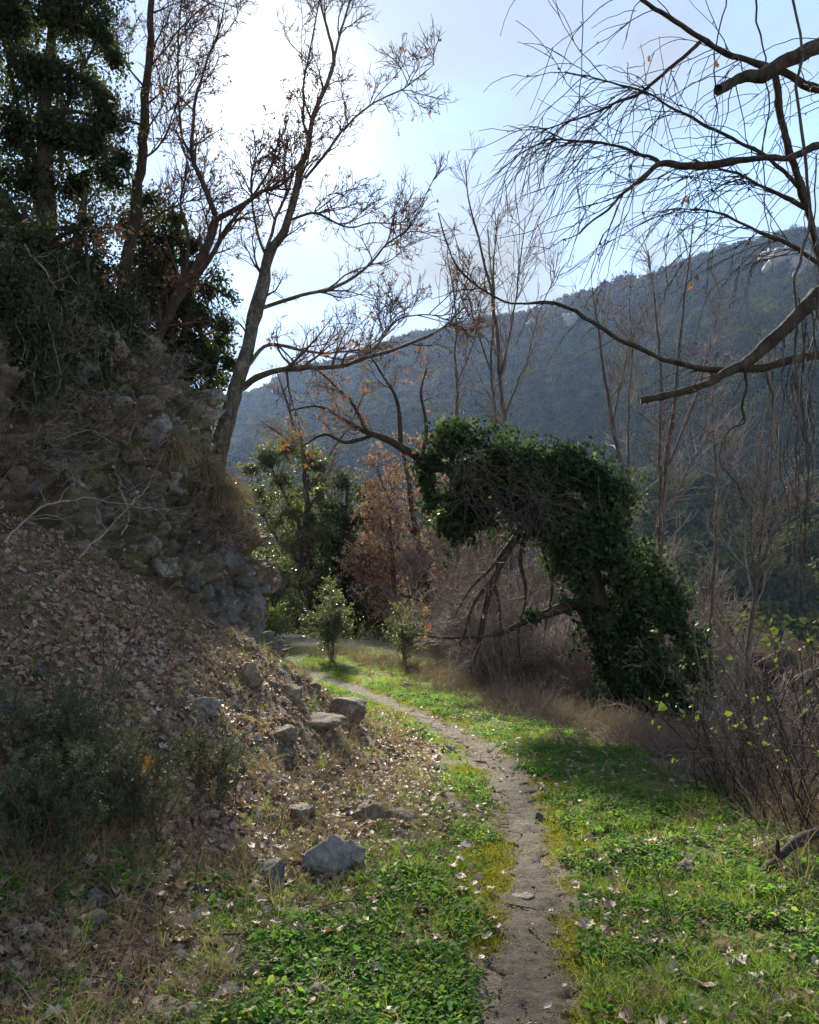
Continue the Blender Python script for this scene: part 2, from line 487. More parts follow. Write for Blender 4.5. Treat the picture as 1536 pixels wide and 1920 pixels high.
def lateral(x, y):
    """signed distance from the path's middle (right positive) and the path's own y there"""
    x = np.asarray(x, float); y = np.asarray(y, float); sh = x.shape
    q = np.stack([x.ravel(), y.ravel()], 1); s = np.empty(len(q)); yy = np.empty(len(q))
    for a in range(0, len(q), 20000):
        d = q[a:a + 20000, None, :] - PATH[None, ::2]
        k = (d ** 2).sum(2).argmin(1)
        e = d[np.arange(len(k)), k]; t = _tan[::2][k]
        s[a:a + 20000] = np.sign(e[:, 0] * t[:, 1] - e[:, 1] * t[:, 0]) * np.linalg.norm(e, axis=1)
        yy[a:a + 20000] = PATH[::2][k, 1]
    return s.reshape(sh), yy.reshape(sh)

XT_Y = [-4, 0, 3, 4.5, 6, 7.5, 8.6, 9.4, 10.0, 10.6, 11.3, 12, 13, 16, 22]
XT_X = [-1.2, -1.1, -1.0, -0.9, -0.55, -0.22, -0.15, -0.35, -0.65, -1.15, -1.75, -2.5, -4, -9, -18]
SL_Y = [0, 3, 4.5, 6, 7.5, 9, 12, 20]
SL_V = [0.20, 0.26, 0.42, 0.60, 0.68, 0.66, 0.62, 0.55]

def gz(x, y, detail=True):
    x = np.asarray(x, float); y = np.asarray(y, float)
    s, yy = lateral(x, y)
    z = 0.085 * np.maximum(0, np.minimum(yy, 40) - 15.5)
    # valley side: the terrace ends and the ground drops to the valley floor
    edge = np.interp(yy, [0, 5, 8, 11, 14, 17, 20, 30], [2.2, 2.0, 2.1, 2.0, 2.4, 5.0, 8.0, 12.0])
    q = np.maximum(0, s - edge)
    drop = 0.62 * (np.sqrt(q * q + 0.35) - math.sqrt(0.35))
    z = np.where(s > 0, np.maximum(z - drop, -13 + 0.02 * z), z)
    # leaf-covered bank on the hill side
    t = np.interp(y, XT_Y, XT_X) - x
    sp = np.where(t > 4, t, np.log1p(np.exp(np.clip(t, -20, 4) * 5)) / 5)
    z = z + np.minimum(np.interp(y, SL_Y, SL_V) * sp, 14)
    if detail:
        near = sstep(60, 25, np.hypot(x, y))
        pm = sstep(0.2, 0.5, np.abs(s))
        bank = sstep(0.0, 0.8, t)
        z = z + near * (0.030 * fbm2(x, y, 0.45, 4, 3) * (0.25 + 0.75 * pm) * (1 + bank * 1.3) + 0.07 * bank * fbm2(x, y, 1.3, 2, 9)) \
            - 0.035 * (1 - sstep(0.12, 0.33, np.abs(s)))
    return z

def gnormal(x, y):
    e = 0.06
    n = np.stack([gz(x - e, y, False) - gz(x + e, y, False), gz(x, y - e, False) - gz(x, y + e, False), np.full(np.shape(x), 2 * e)], -1)
    return norm(n)

def Wg(u, v, dmin=1.5, dmax=60):
    """where the sight line through pixel (u, v) meets the ground"""
    ds = np.geomspace(dmin, dmax, 300)
    p = np.array([W(u, v, d) for d in ds])
    below = np.nonzero(p[:, 2] < gz(p[:, 0], p[:, 1]))[0]
    k = below[0] if len(below) else len(ds) - 1
    q = p[k]
    return np.array([q[0], q[1], float(gz(q[:1], q[1:2])[0])])

def masks(x, y):
    """how green, how leaf-strewn and how mossy the ground is"""
    s, yy = lateral(x, y)
    n = fbm2(x, y, 0.8, 3, 21); n2 = fbm2(x, y, 0.3, 3, 33)
    xt = np.interp(y, XT_Y, XT_X)
    right = sstep(0.16, 0.34, s) * (1 - sstep(-0.5, 0.2, s - np.interp(yy, [0, 4, 6, 8, 11, 14, 17, 20], [2.1, 2.0, 2.0, 1.7, 1.25, 1.4, 3.5, 5]) + 0.4 * n))
    wl = np.interp(yy, [0, 3, 4.5, 6, 8, 11, 15, 18], [1.25, 1.15, 0.95, 0.55, 0.40, 0.6, 0.9, 1.5])
    left = sstep(0.16, 0.34, -s) * (1 - sstep(-0.35, 0.25, -s - wl + 0.45 * n))
    green = np.clip(right + left, 0, 1) * np.clip(1.0 + 0.5 * n2, 0, 1)
    lit = np.clip(sstep(-0.45, 0.25, xt - x + 0.5 * n) + 0.7 * sstep(0.9, 1.7, s + 0.5 * n) * (y < 4.6) + 0.35 * sstep(1.2, 1.9, s + 0.4 * n) * (y < 8) + 0.6 * sstep(2.0, 2.6, s), 0, 1)
    moss = np.clip((np.exp(-((np.abs(s) - 0.30) / 0.15) ** 2)) * sstep(-0.1, 0.45, fbm2(x, y, 0.5, 4, 55) + 0.05), 0, 1)
    return green, lit, moss, s

# ------------------------------------------------------------------ ground sheet
def axis(lo, hi, dense_lo, dense_hi, step, grow=1.11):
    a = list(np.arange(dense_lo, dense_hi + 1e-6, step)); s = step
    while a[-1] < hi:
        s *= grow; a.append(a[-1] + s)
    s = step
    while a[0] > lo:
        s *= grow; a.insert(0, a[0] - s)
    return np.array(a)
gx, gy = axis(-700, 700, -4.4, 5.0, 0.055), axis(-30, 900, 1.7, 13.0, 0.062, 1.07)
GX, GY = np.meshgrid(gx, gy, indexing='ij')
GZ = gz(GX, GY)
gr, li, mo, _s = masks(GX, GY)
m = Mat('earth')
nA, nB = m.noise(3.0, 7, 0.6), m.noise(45, 5, 0.7)
soil = m.ramp(nA, [(0.3, (0.12, 0.095, 0.073)), (0.55, (0.20, 0.16, 0.125)), (0.75, (0.28, 0.23, 0.185))])
soil = m.mix(m.mapr(nB, 0.35, 0.7), soil, (0.045, 0.034, 0.026))
turf = m.ramp(m.noise(12, 6, 0.7), [(0.3, (0.05, 0.065, 0.022)), (0.7, (0.11, 0.14, 0.035))])
mossc = m.ramp(m.noise(30, 5, 0.7), [(0.3, (0.10, 0.10, 0.015)), (0.7, (0.20, 0.18, 0.03))])
f = m.mapr(m.math('ADD', m.attr('green'), m.mapr(m.noise(9, 5), 0.3, 0.7, -0.35, 0.35)), 0.25, 0.75)
c = m.mix(f, soil, turf)
f2 = m.mapr(m.math('ADD', m.attr('moss'), m.mapr(m.noise(14, 5), 0.3, 0.7, -0.3, 0.3)), 0.3, 0.7)
c = m.mix(f2, c, mossc)
M['earth'] = m.finish(c, 0.95, m.bump(nB, 0.8, 0.02), 0.1)
put('ground', mk_mesh('ground', np.stack([GX.ravel(), GY.ravel(), GZ.ravel()], 1), grid_faces(len(gx), len(gy)), True,
    {'green': gr.ravel(), 'moss': mo.ravel(), 'litter': li.ravel()}, M['earth']), kind='structure',
    label='soil of the hillside terrace falling away to the valley')

# ------------------------------------------------------------------ trodden path
sel = (PATH[:, 1] > -3) & (PATH[:, 1] < 21)
pc = catmull(PATH[sel][::6], 1100); pt = norm(np.gradient(pc, axis=0)); pn = np.stack([pt[:, 1], -pt[:, 0]], 1)
al = np.arange(len(pc)) * 0.028
wl_ = 0.148 + 0.10 * fbm2(al, al * 0, 0.35, 4, 71); wr_ = 0.148 + 0.10 * fbm2(al, al * 0 + 9, 0.35, 4, 72)
K = 27
tt = np.linspace(-1, 1, K)
off = np.where(tt[None] < 0, tt[None] * wl_[:, None], tt[None] * wr_[:, None])
PX = pc[:, :1] + pn[:, :1] * off; PY = pc[:, 1:] + pn[:, 1:] * off
edge = 1 - np.abs(tt)[None] ** 6
PZ = gz(PX, PY) + 0.012 * edge - 0.012 * (1 - edge) + 0.010 * fbm2(PX, PY, 0.11, 3, 77) + 0.010 * np.abs(fbm2(PX, PY, 0.05, 2, 78)) + 0.002
m = Mat('trodden_soil')
nA, nB, nC = m.noise(2.2, 6, 0.6), m.noise(60, 6, 0.75), m.noise(150, 3, 0.7)
c = m.ramp(nA, [(0.3, (0.085, 0.066, 0.047)), (0.55, (0.165, 0.132, 0.098)), (0.75, (0.24, 0.195, 0.15))])
c = m.mix(m.mapr(m.noise(7, 7, 0.7, dist=0.6), 0.46, 0.6, 0, 0.8), c, (0.075, 0.06, 0.047))
c = m.mix(m.mapr(nB, 0.4, 0.62, 0, 0.8), c, (0.06, 0.048, 0.038))
c = m.mix(m.mapr(nC, 0.6, 0.72, 0, 0.7), c, (0.34, 0.31, 0.27))
c = m.mix(m.mapr(m.noise(5, 6), 0.56, 0.66, 0, 0.55), c, (0.08, 0.085, 0.025))
M['path'] = m.finish(c, 0.9, m.bump(m.math('ADD', nB, nC), 1.0, 0.015), 0.2)
put('path', mk_mesh('path', np.stack([PX.ravel(), PY.ravel(), PZ.ravel()], 1), grid_faces(len(pc), K), True, None, M['path']),
    kind='structure', label='narrow trodden dirt path winding through the grass')

# ------------------------------------------------------------------ cliff on the hill side
CS = np.array([[-6.2, 0.5], [-5.3, 3.5], [-4.6, 5.6], [-3.95, 7.3], [-3.1, 9.2], [-2.35, 10.8], [-2.0, 11.5], [-2.05, 12.1], [-2.7, 13.2], [-4.6, 15.0], [-8, 17.2], [-14, 19]])
cs = catmull(CS, 520)
ct = norm(np.gradient(cs, axis=0)); cin = np.stack([-ct[:, 1], ct[:, 0]], 1)      # towards the hill
zA = np.array([-1.0, 0.6, 1.8, 2.4, 3.2, 3.8, 4.6, 5.4, 6.2, 8.0, 11.5, 17.0])
oN = np.array([-0.25, -0.05, 0.15, 0.50, 0.62, 0.85, 1.55, 2.05, 2.5, 4.6, 9.0, 18.0])   # nose
oL = np.array([-1.2, -0.6, -0.15, 0.10, 0.45, 0.75, 1.10, 1.75, 2.5, 5.0, 10.0, 19.0])    # face towards the camera
oB = np.array([-0.3, 0.0, 0.3, 0.7, 1.3, 2.2, 4.0, 5.5, 7.0, 9.5, 14.0, 22.0])            # behind the nose
hz = np.concatenate([np.linspace(-1, 6.2, 185), np.linspace(6.4, 17, 28)])
wN = np.exp(-((cs[:, 1] - 11.3) / 1.6) ** 2); wB = sstep(11.8, 13.2, cs[:, 1]); wL = np.maximum(1e-3, 1 - wN - wB)
wN = wN * (1 - wB)
oo = (wN[:, None] * np.interp(hz, zA, oN)[None] + wL[:, None] * np.interp(hz, zA, oL)[None] + wB[:, None] * np.interp(hz, zA, oB)[None]) / (wN + wL + wB)[:, None]
bl = sstep(1.0, 4.0, oo)
dirx = cin[:, None, 0] * (1 - bl) - 1.0 * bl; diry = cin[:, None, 1] * (1 - bl) + 0.08 * bl
CX = cs[:, None, 0] + dirx * oo; CY = cs[:, None, 1] + diry * oo; CZ = np.broadcast_to(hz[None], CX.shape).copy()
cp = np.stack([CX.ravel(), CY.ravel(), CZ.ravel()], 1)
lay = cp * np.array([0.8, 0.8, 1.9]) + np.array([0, 0, 1]) * (cp[:, :1] * 0.35)
d1 = fbm(lay * 0.55, 3, 101) * 0.34
d2 = 1 - np.abs(fbm(lay * 1.5, 4, 111)) * 2.2
d3 = fbm(cp * 4.5, 5, 121, 0.6) * 0.10
wq = lay * 2.3 + np.stack([fbm(cp * 1.4 + 7 * q, 3, 140 + q) for q in range(3)], 1) * 0.9
wi = np.floor(wq).astype(np.int64)
d4 = _hash(wi[:, 0], wi[:, 1], wi[:, 2], 5) * 0.17
tone = _hash(wi[:, 0], wi[:, 1], wi[:, 2], 9)
wq2 = lay * 6.1 + np.stack([fbm(cp * 3 + 7 * q, 3, 150 + q) for q in range(3)], 1) * 0.9
wi = np.floor(wq2).astype(np.int64)
d5 = _hash(wi[:, 0], wi[:, 1], wi[:, 2], 6) * 0.075
tone = .5 + .3 * tone + .25 * _hash(wi[:, 0], wi[:, 1], wi[:, 2], 12)
disp = (d1 + d2 * 0.19 + d3 + d4 + d5) * sstep(-1.0, 0.3, cp[:, 2])
nx = -np.repeat(cin[:, 0], len(hz)); ny = -np.repeat(cin[:, 1], len(hz))
cp = cp + np.stack([nx * disp * 0.9, ny * disp * 0.9, disp * 0.35], 1)
m = Mat('cliff_rock')
n1 = m.noise(1.6, 9, 0.62, dist=0.8, stretch=(1, 1, 2.2)); n2 = m.noise(14, 7, 0.7); n3 = m.noise(0.9, 4, 0.55)
c = m.ramp(n1, [(0.28, (0.10, 0.09, 0.083)), (0.48, (0.19, 0.17, 0.155)), (0.62, (0.29, 0.267, 0.248)), (0.78, (0.43, 0.415, 0.40))])
tn = m.attr('tone')
c = m.mix(1.0, c, m.ramp(tn, [(0.1, (0.6, 0.58, 0.56)), (0.5, (1.15, 1.12, 1.1)), (0.9, (1.5, 1.48, 1.47))]), 'MULTIPLY')
c = m.mix(m.mapr(n2, 0.4, 0.62, 0, 0.6), c, (0.08, 0.066, 0.056))
c = m.mix(m.mapr(n3, 0.5, 0.68, 0, 0.55), c, (0.20, 0.135, 0.095))
c = m.mix(m.mapr(m.noise(2.6, 6), 0.48, 0.62, 0, 0.75), c, (0.10, 0.105, 0.04))
M['cliff'] = m.finish(c, 0.95, m.bump(m.math('ADD', n1, n2), 1.0, 0.06), 0.12)
cliff = put('cliff', mk_mesh('cliff', cp, grid_faces(len(cs), len(hz))[:, ::-1], False, {'tone': tone}, M['cliff']), kind='structure',
            label='crumbling earth and rock cliff above the path')
CP = cp.reshape(len(cs), len(hz), 3)

def on_cliff(u, v):
    """cliff point seen nearest to a photo pixel (front face only)"""
    y = CP[..., 1]; c, s = math.cos(PITCH), math.sin(PITCH)
    zz = CP[..., 2] - EYE[2]
    f = y * c + zz * s; up = -y * s + zz * c
    uu = CU + FPX * CP[..., 0] / f; vv = CV - FPX * up / f
    e = (uu - u) ** 2 + (vv - v) ** 2 + np.where(y > 12.2, 1e7, 0) + (y - 4) ** 2 * 3
    i = np.unravel_index(e.argmin(), e.shape)
    return CP[i].copy()

# ------------------------------------------------------------------ mountain across the valley
RID = [(-700, 930, 900), (-250, 860, 880), (200, 800, 840), (460, 742, 780), (540, 708, 750), (640, 682, 720), (700, 662, 700), (800, 640, 670), (900, 612, 640), (1050, 577, 600), (1200, 532, 560), (1350, 482, 520), (1440, 452, 495), (1536, 432, 470), (1650, 400, 450), (1900, 330, 400), (2400, 260, 340)]
rid = catmull(np.array([W(u, v, d) for u, v, d in RID]), 320)
dr = norm(rid[:, :2])
dist_r = np.linalg.norm(rid[:, :2], axis=1)
tv = np.concatenate([np.linspace(0, 1, 170) ** 1.25, 1 + np.linspace(0.01, 0.35, 24)])
base_d = np.interp(np.arctan2(rid[:, 0], rid[:, 1]), [-0.7, 0.0, 0.3, 0.8], [170, 110, 70, 55])
DD = base_d[:, None] + (dist_r - base_d)[:, None] * tv[None]
MX = dr[:, None, 0] * DD; MY = dr[:, None, 1] * DD
prof = np.where(tv < 1, 0.42 * tv + 0.58 * tv ** 1.7, 1 - (tv - 1) * 1.1)
MZ = -14 + (rid[:, 2] + 14)[:, None] * prof[None]
n_ = fbm2(MX, MY, 130, 5, 201); rav = 1 - np.abs(fbm2(MX + MY * 0.3, MY * 0.35, 75, 3, 211))
MZ = MZ + (n_ * 13 + (rav - 0.75) * 30) * (sstep(0.02, 0.3, tv) * (1 - 0.8 * sstep(0.8, 1.0, tv)))[None]
m = Mat('mountain_soil')
c = m.ramp(m.noise(0.03, 8, 0.6), [(0.3, (0.03, 0.035, 0.02)), (0.6, (0.055, 0.055, 0.03)), (0.8, (0.09, 0.075, 0.05))])
M['mtn'] = m.finish(c, 0.95, None, 0.1)
mountain = put('mountain', mk_mesh('mountain', np.stack([MX.ravel(), MY.ravel(), MZ.ravel()], 1), grid_faces(len(rid), len(tv)), True, None, M['mtn']),
    kind='structure', label='wooded mountain slope across the valley')
def ico(sub):
    import bmesh
    b = bmesh.new(); bmesh.ops.create_icosphere(b, subdivisions=sub, radius=1.0)
    V = np.array([v.co[:] for v in b.verts]); F = np.array([[v.index for v in f.verts] for f in b.faces]); b.free()
    return V, F
ICO = {k: ico(k) for k in (2, 3, 4, 5)}
# woodland on it
def lump_mesh(name, mat, rx=2.6, rz=3.0):
    V, F = ICO[3]; q = V.copy()
    off = rng.uniform(0, 90)
    r = 1 + 0.28 * fbm(V * 1.3 + off, 2, 17) + 0.22 * np.abs(fbm(V * 3.1 + off, 3, 19))
    P = V * r[:, None] * np.array([rx, rx, rz]) + np.array([0, 0, rz * 0.75])
    k = rng.integers(0, len(P), 700); c0 = np.array([0, 0, rz * 0.75])
    z_ = norm(norm(P[k] - c0) + rng.normal(0, .42, (700, 3))); y_ = norm(np.cross(z_, rng.normal(0, 1, (700, 3)))); x_ = np.cross(y_, z_)
    pos = P[k] * rng.uniform(.88, 1.06, (700, 1)); s_ = rng.uniform(.22, .6, 700)[:, None, None]
    pv, pf = LEAF_IVY
    Lv = (pos[:, None] + s_ * (x_[:, None] * pv[None, :, :1] * 1.1 + y_[:, None] * (pv[None, :, 1:2] - .5) + z_[:, None] * pv[None, :, 2:3])).reshape(-1, 3)
    Lf = (pf[None] + (np.arange(700) * len(pv))[:, None, None]).reshape(-1, 4)
    core, cf = ICO[2]; core = core * np.array([rx, rx, rz]) * .82 + c0
    cf = np.hstack([cf, cf[:, 2:3]])
    n0 = len(Lv)
    tri = mk_mesh(name, np.vstack([Lv, core]), np.vstack([Lf, cf + n0]), False, None, mat)
    tri.validate()
    return tri
def crown_mesh(name, n, mat, rx=3.0, rz=3.2, leaf=0.9, bare=False):
    lob = rng.normal(0, 1, (9, 3)) * np.array([rx * 0.45, rx * 0.45, rz * 0.32]) + np.array([0, 0, rz * 0.9])
    k = rng.integers(0, 9, n); P = lob[k] + norm(rng.normal(0, 1, (n, 3))) * (rng.uniform(0.55, 1.0, (n, 1)) * rx * 0.5)
    return leaf_mesh(name, P, leaf, mat, LEAF4 if not bare else NEEDLE, 0, direc=norm(P - np.array([0, 0, rz * .8])) * 0.8)
def mleaf(name, cols):
    return leaf_mat(name, cols, 1.0, 0.0, 0.15, 1.2, True)
M['wood1'] = mleaf('far_evergreen', [(0.014, 0.022, 0.011), (0.034, 0.046, 0.018), (0.055, 0.068, 0.024), (0.14, 0.14, 0.045)])
M['wood2'] = mleaf('far_bare_wood', [(0.075, 0.058, 0.045), (0.11, 0.085, 0.07), (0.10, 0.075, 0.05)])
pe = [lump_mesh('far_tree', M['wood1'], a_, b_) for a_, b_ in ((2.4, 2.6), (2.8, 2.4), (2.2, 3.0), (3.0, 2.2))]
pb = [crown_mesh('far_bare_tree', 150, M['wood2'], leaf=1.6, rz=4) for _ in range(3)]
def mpoint(iu, iv):
    a = np.floor(iu).astype(int); b = np.floor(iv).astype(int); fa, fb = (iu - a)[:, None], (iv - b)[:, None]
    G = np.stack([MX, MY, MZ], -1); a2 = np.minimum(a + 1, G.shape[0] - 1); b2 = np.minimum(b + 1, G.shape[1] - 1)
    return (G[a, b] * (1 - fa) + G[a2, b] * fa) * (1 - fb) + (G[a, b2] * (1 - fa) + G[a2, b2] * fa) * fb
N = 170000
iu = rng.uniform(40, 318.9, N); iv = rng.uniform(0, 172, N)
mp = mpoint(iu, iv)
az = np.arctan2(mp[:, 0], mp[:, 1])
# keep the woods evenly dense: weight by the area of the cell
cell = np.linalg.norm(mpoint(np.minimum(iu + .5, 318.9), iv) - mpoint(iu - .5, iv), axis=1) * np.linalg.norm(mpoint(iu, np.minimum(iv + .5, 172.9)) - mpoint(iu, np.maximum(iv - .5, 0)), axis=1)
keep = rng.random(N) < np.clip(cell / np.quantile(cell, 0.86), 0, 1)
bareness = fbm2(mp[:, 0], mp[:, 1], 90, 3, 231) + 0.9 * sstep(0.40, 0.05, tv[np.minimum(iv.astype(int), len(tv) - 1)]) - 0.35
ROCKS_FAR = [(1058, 592, 560, 11), (1072, 612, 545, 8), (1450, 492, 460, 12), (1475, 508, 450, 14), (1520, 505, 440, 15), (1500, 530, 440, 10), (1000, 618, 570, 7)]
rp = np.array([W(u, v, d) for u, v, d, r in ROCKS_FAR])
dd = np.linalg.norm(mp[:, None, :2] - rp[None, :, :2], axis=2).min(1)
isb = bareness > 0.25
for nm, pr, kk, lab in (('far_woods', pe, keep & ~isb, 'dark green woodland covering the far mountain slope'), ('far_bare_woods', pb, keep & isb, 'leafless brown woodland low on the far mountain slope')):
    q = mp[kk]; n = len(q)
    sc_ = 0.40 + 1.25 * rng.random(n) ** 2.4
    scatter(nm, pr, q - np.array([0, 0, 0.8]), np.stack([rng.normal(0, .1, n), rng.normal(0, .1, n), rng.uniform(0, 6.28, n)], 1), sc_, lab, 'woodland')

# ------------------------------------------------------------------ rocks
def rock_mesh(name, dims, seed, mat, sub=4, planes=14, rough=0.05, flat=False):
    r = np.random.default_rng(seed)
    V, F = ICO[sub]
    n = norm(r.normal(0, 1, (planes, 3))); h = r.uniform(0.62, 1.0, planes)
    if flat:
        n[0] = (0.05, -0.12, 0.99); h[0] = 0.6
        n[0] /= np.linalg.norm(n[0])
    q = np.maximum(V @ n.T, 1e-3) / h[None]
    rad = 1 / (np.sum(q ** 34, 1) ** (1 / 34))
    rad = np.minimum(rad, 1.25)
    P = V * rad[:, None]
    P = P * (1 + rough * 1.8 * fbm(P * 1.9 + seed, 4, seed)[:, None] + rough * 0.8 * fbm(P * 8 + seed, 3, seed + 5)[:, None])
    P = P * np.asarray(dims) * 0.5
    me = mk_mesh(name, P, F, True, None, mat)
    return me
far_rock_labels = ['pale rock face on the mountain above the ivy arch', 'small lower pale rock below the mountain rock face', 'pale crag near the mountain ridge at the far right', 'long pale crag below the ridge among far trees', 'pale crag at the edge of the frame below the ridge', 'lowest pale crag under the ridge beside the hanging twigs', 'pale rock spot low on the ridge above the saplings']
for k, (u, v, d, r_) in enumerate(ROCKS_FAR):
    # sit each crag on the slope along its own bearing
    a = math.atan2(*W(u, v, d)[:2]); i = int(np.abs(np.arctan2(rid[:, 0], rid[:, 1]) - a).argmin())
    c_, s_ = math.cos(PITCH), math.sin(PITCH)
    y_ = MY[i]; z_ = MZ[i] - EYE[2]; vv = CV - FPX * (-y_ * s_ + z_ * c_) / (y_ * c_ + z_ * s_)
    j = int(np.abs(vv[:170] - v).argmin())
    q = np.array([MX[i, j], MY[i, j], MZ[i, j]])
    o = put('crag', rock_mesh('crag', (r_ * 1.1, r_ * 0.9, r_ * 1.4), 300 + k, M['rock'], 4, 10, 0.22), None, far_rock_labels[k], 'rock', 'pale crags on the mountain', None, q + np.array([0, -1.5, 1.0]))

rocks = [  # u, v (foot), width px, height px, seed, material, flat top, label
    (560, 1556, 82, 66, 1, 'rock_brown', True, 'squarish brown stone block with a flat top beside the bank'),
    (622, 1652, 118, 98, 2, 'rock', False, 'pale pointed grey stone, largest of those in the grass beside the path'),
    (506, 1668, 66, 70, 3, 'rock_blue', False, 'dark slate-blue stone left of the pale pointed stone'),
    (694, 1552, 62, 62, 4, 'rock_brown', False, 'brown stone between the flat-topped block and the path'),
    (752, 1552, 66, 50, 5, 'rock_brown', True, 'low brown stone nearest the path on the bank toe'),
    (300, 1925, 130, 60, 6, 'rock_brown', True, 'large flat brownish stone among dead leaves at the bottom edge'),
    (640, 1352, 96, 48, 7, 'rock_brown', False, 'dark brown boulder on the crest of the leaf bank at the path bend'),
    (540, 1318, 80, 46, 8, 'rock_brown', False, 'reddish boulder half buried in leaves below the rock face'),
    (590, 1366, 115, 34, 9, 'rock_brown', True, 'long brown slab lying on the leaf bank below the boulders'),
    (462, 1292, 66, 46, 10, 'rock_brown', False, 'small brown boulder on the leaf bank under the rock face'),
    (806, 1388, 34, 18, 11, 'rock_blue', False, 'small dark stone at the left edge of the path bend'),
    (842, 1414, 42, 20, 12, 'rock', False, 'flat grey stone on the grass verge left of the path bend'),
    (765, 1293, 30, 16, 13, 'rock_blue', False, 'dark stone in the sunlit grass beyond the bend'),
    (870, 1272, 58, 26, 14, 'rock_blue', False, 'dark mossy stone in dry weeds right of the far path'),
    (1240, 1495, 52, 18, 15, 'rock', True, 'flat grey stone in the green verge right of the path'),
    (1292, 1650, 56, 44, 16, 'rock_brown', False, 'brown stone in the green herbs right of the path'),
    (1016, 1546, 26, 24, 17, 'rock_blue', False, 'dark stone on the right edge of the path'),
    (984, 1694, 52, 22, 18, 'rock', True, 'pale stone set in the middle of the path'),
    (958, 1758, 26, 12, 19, 'rock', False, 'small stone lying on the path below the set stone'),
    (385, 1345, 60, 36, 20, 'rock', False, 'grey stone high on the leaf bank beside dry grass'),
    (430, 1424, 64, 38, 21, 'rock', False, 'grey stone midway down the leaf bank'),
    (528, 1398, 62, 44, 22, 'rock_brown', False, 'brown stone below the long slab'),
    (170, 1700, 60, 40, 23, 'rock_blue', False, 'dark stone in the grass below the heath shrubs'),
    (590, 1890, 70, 40, 24, 'rock_brown', False, 'dark brown stone in clover near the bottom edge'),
    (880, 1600, 46, 18, 25, 'rock', True, 'flat stone left of the path amid moss'),
]
for (u, v, w_, h_, sd, mt, fl, lab) in rocks:
    p = Wg(u, v - 0.12 * h_); d = p[1]; k = d / FPX * 1.02
    sz = (w_ * k * .76, max(w_, h_) * k * 0.66, h_ * k * .9)
    o = put('stone', rock_mesh('stone', sz, sd, M[mt], 4, 10, 0.08, fl), None, lab, 'stone', 'loose stones', None, p + np.array([0, sz[1] * 0.25, sz[2] * 0.10]))
    o.rotation_euler = (rng.normal(0, .08), rng.normal(0, .08), rng.uniform(-.5, .5))
# rubble on the bank: small stones one can count
rub = [rock_mesh('stone', (1, 0.8, 0.55), 40 + k, M[('rock', 'rock_brown', 'rock_blue')[k % 3]], 3, 11, 0.06) for k in range(6)]
xs = rng.uniform(-3.2, 0.3, 400); ys = rng.uniform(3.5, 10.5, 400)
tt_ = np.interp(ys, XT_Y, XT_X) - xs
ok = np.nonzero((tt_ > -0.15) & (tt_ < 2.6) & (rng.random(400) < 0.75))[0][:120]
zs = gz(xs[ok], ys[ok])
for q, i in enumerate(ok):
    s_ = 0.035 + 0.11 * rng.random() ** 2.5
    o = put('stone', rub[q % 6], None, ('small loose stone on the far bank near the boulders' if ys[i] > 8 else 'small loose stone high on the bank above the heath shrubs' if tt_[i] > 1.2 and ys[i] > 5 else 'small loose stone on the bank toe near the flat-topped block' if ys[i] > 5 else 'small loose stone on the near bank below the heath shrubs'), 'stone', 'small stones on the leaf bank', None, (xs[i], ys[i], zs[q] + s_ * 0.12))
    o.scale = (s_, s_, s_); o.rotation_euler = (rng.normal(0, .3), rng.normal(0, .3), rng.uniform(0, 6.28))

# rock faces set in the cliff
for (u, v, dims, sd, mt, lab) in [
    (405, 1115, (1.15, 0.95, 1.9), 61, 'rock_blue', 'tall grey rock face at the foot of the cliff nose'),
    (362, 1085, (0.62, 0.5, 0.9), 62, 'rock_blue', 'smaller blue-grey rock face beside the tall one'),
    (272, 800, (0.75, 0.6, 1.25), 63, 'rock', 'craggy pale outcrop jutting from the upper cliff'),
    (215, 660, (0.5, 0.5, 0.7), 64, 'rock_brown', 'brown knob of rock high on the cliff under ivy'),
    (330, 905, (0.5, 0.45, 0.42), 65, 'rock', 'rounded grey rock in the middle of the cliff')]:
    p = on_cliff(u, v)
    o = put('rock_outcrop', rock_mesh('rock_outcrop', dims, sd, M[mt], 5, 16, 0.15), None, lab, 'rock', 'outcrops in the cliff', None, p + np.array([-0.12, 0.18, 0]))
    o.rotation_euler = (R(-12), R(-14), R(20))
k = 0
for _ in range(480):
    i, j = rng.integers(90, 316), rng.integers(68, 180)
    q = CP[i, j]
    if q[2] < gz(q[:1], q[1:2])[0] + 0.1: continue
    s_ = 0.08 + 0.26 * rng.random() ** 2
    o = put('stone', rub[k % 6], cliff); o.location = q; o.scale = (s_, s_, s_ * 0.9)
    o.rotation_euler = rng.uniform(0, 6.28, 3); k += 1
    if k >= 200: break
# ------------------------------------------------------------------ trees and shrubs
def limb(px, d, n=22, dd=None):
    """limb from photo points (u, v, width px); d is its distance, or one per point"""
    ds = np.broadcast_to(d, (len(px),)) if dd is None else np.asarray(dd, float)
    P = np.array([W(u, v, e) for (u, v, w), e in zip(px, ds)])
    r = np.array([w * e / FPX * 0.5 for (u, v, w), e in zip(px, ds)])
    n = max(n, 3)
    pts = catmull(P, n)
    rad = np.interp(np.linspace(0, len(px) - 1, n), np.arange(len(px)), r)
    L_ = np.linalg.norm(np.diff(P, axis=0), axis=1).sum()
    pts = pts + np.stack([fbm(pts * 1.9 + q * 31, 3, 7 + q) for q in range(3)], 1) * min(0.05, L_ * 0.010) * np.sin(np.linspace(0, math.pi, n))[:, None]
    return pts, rad

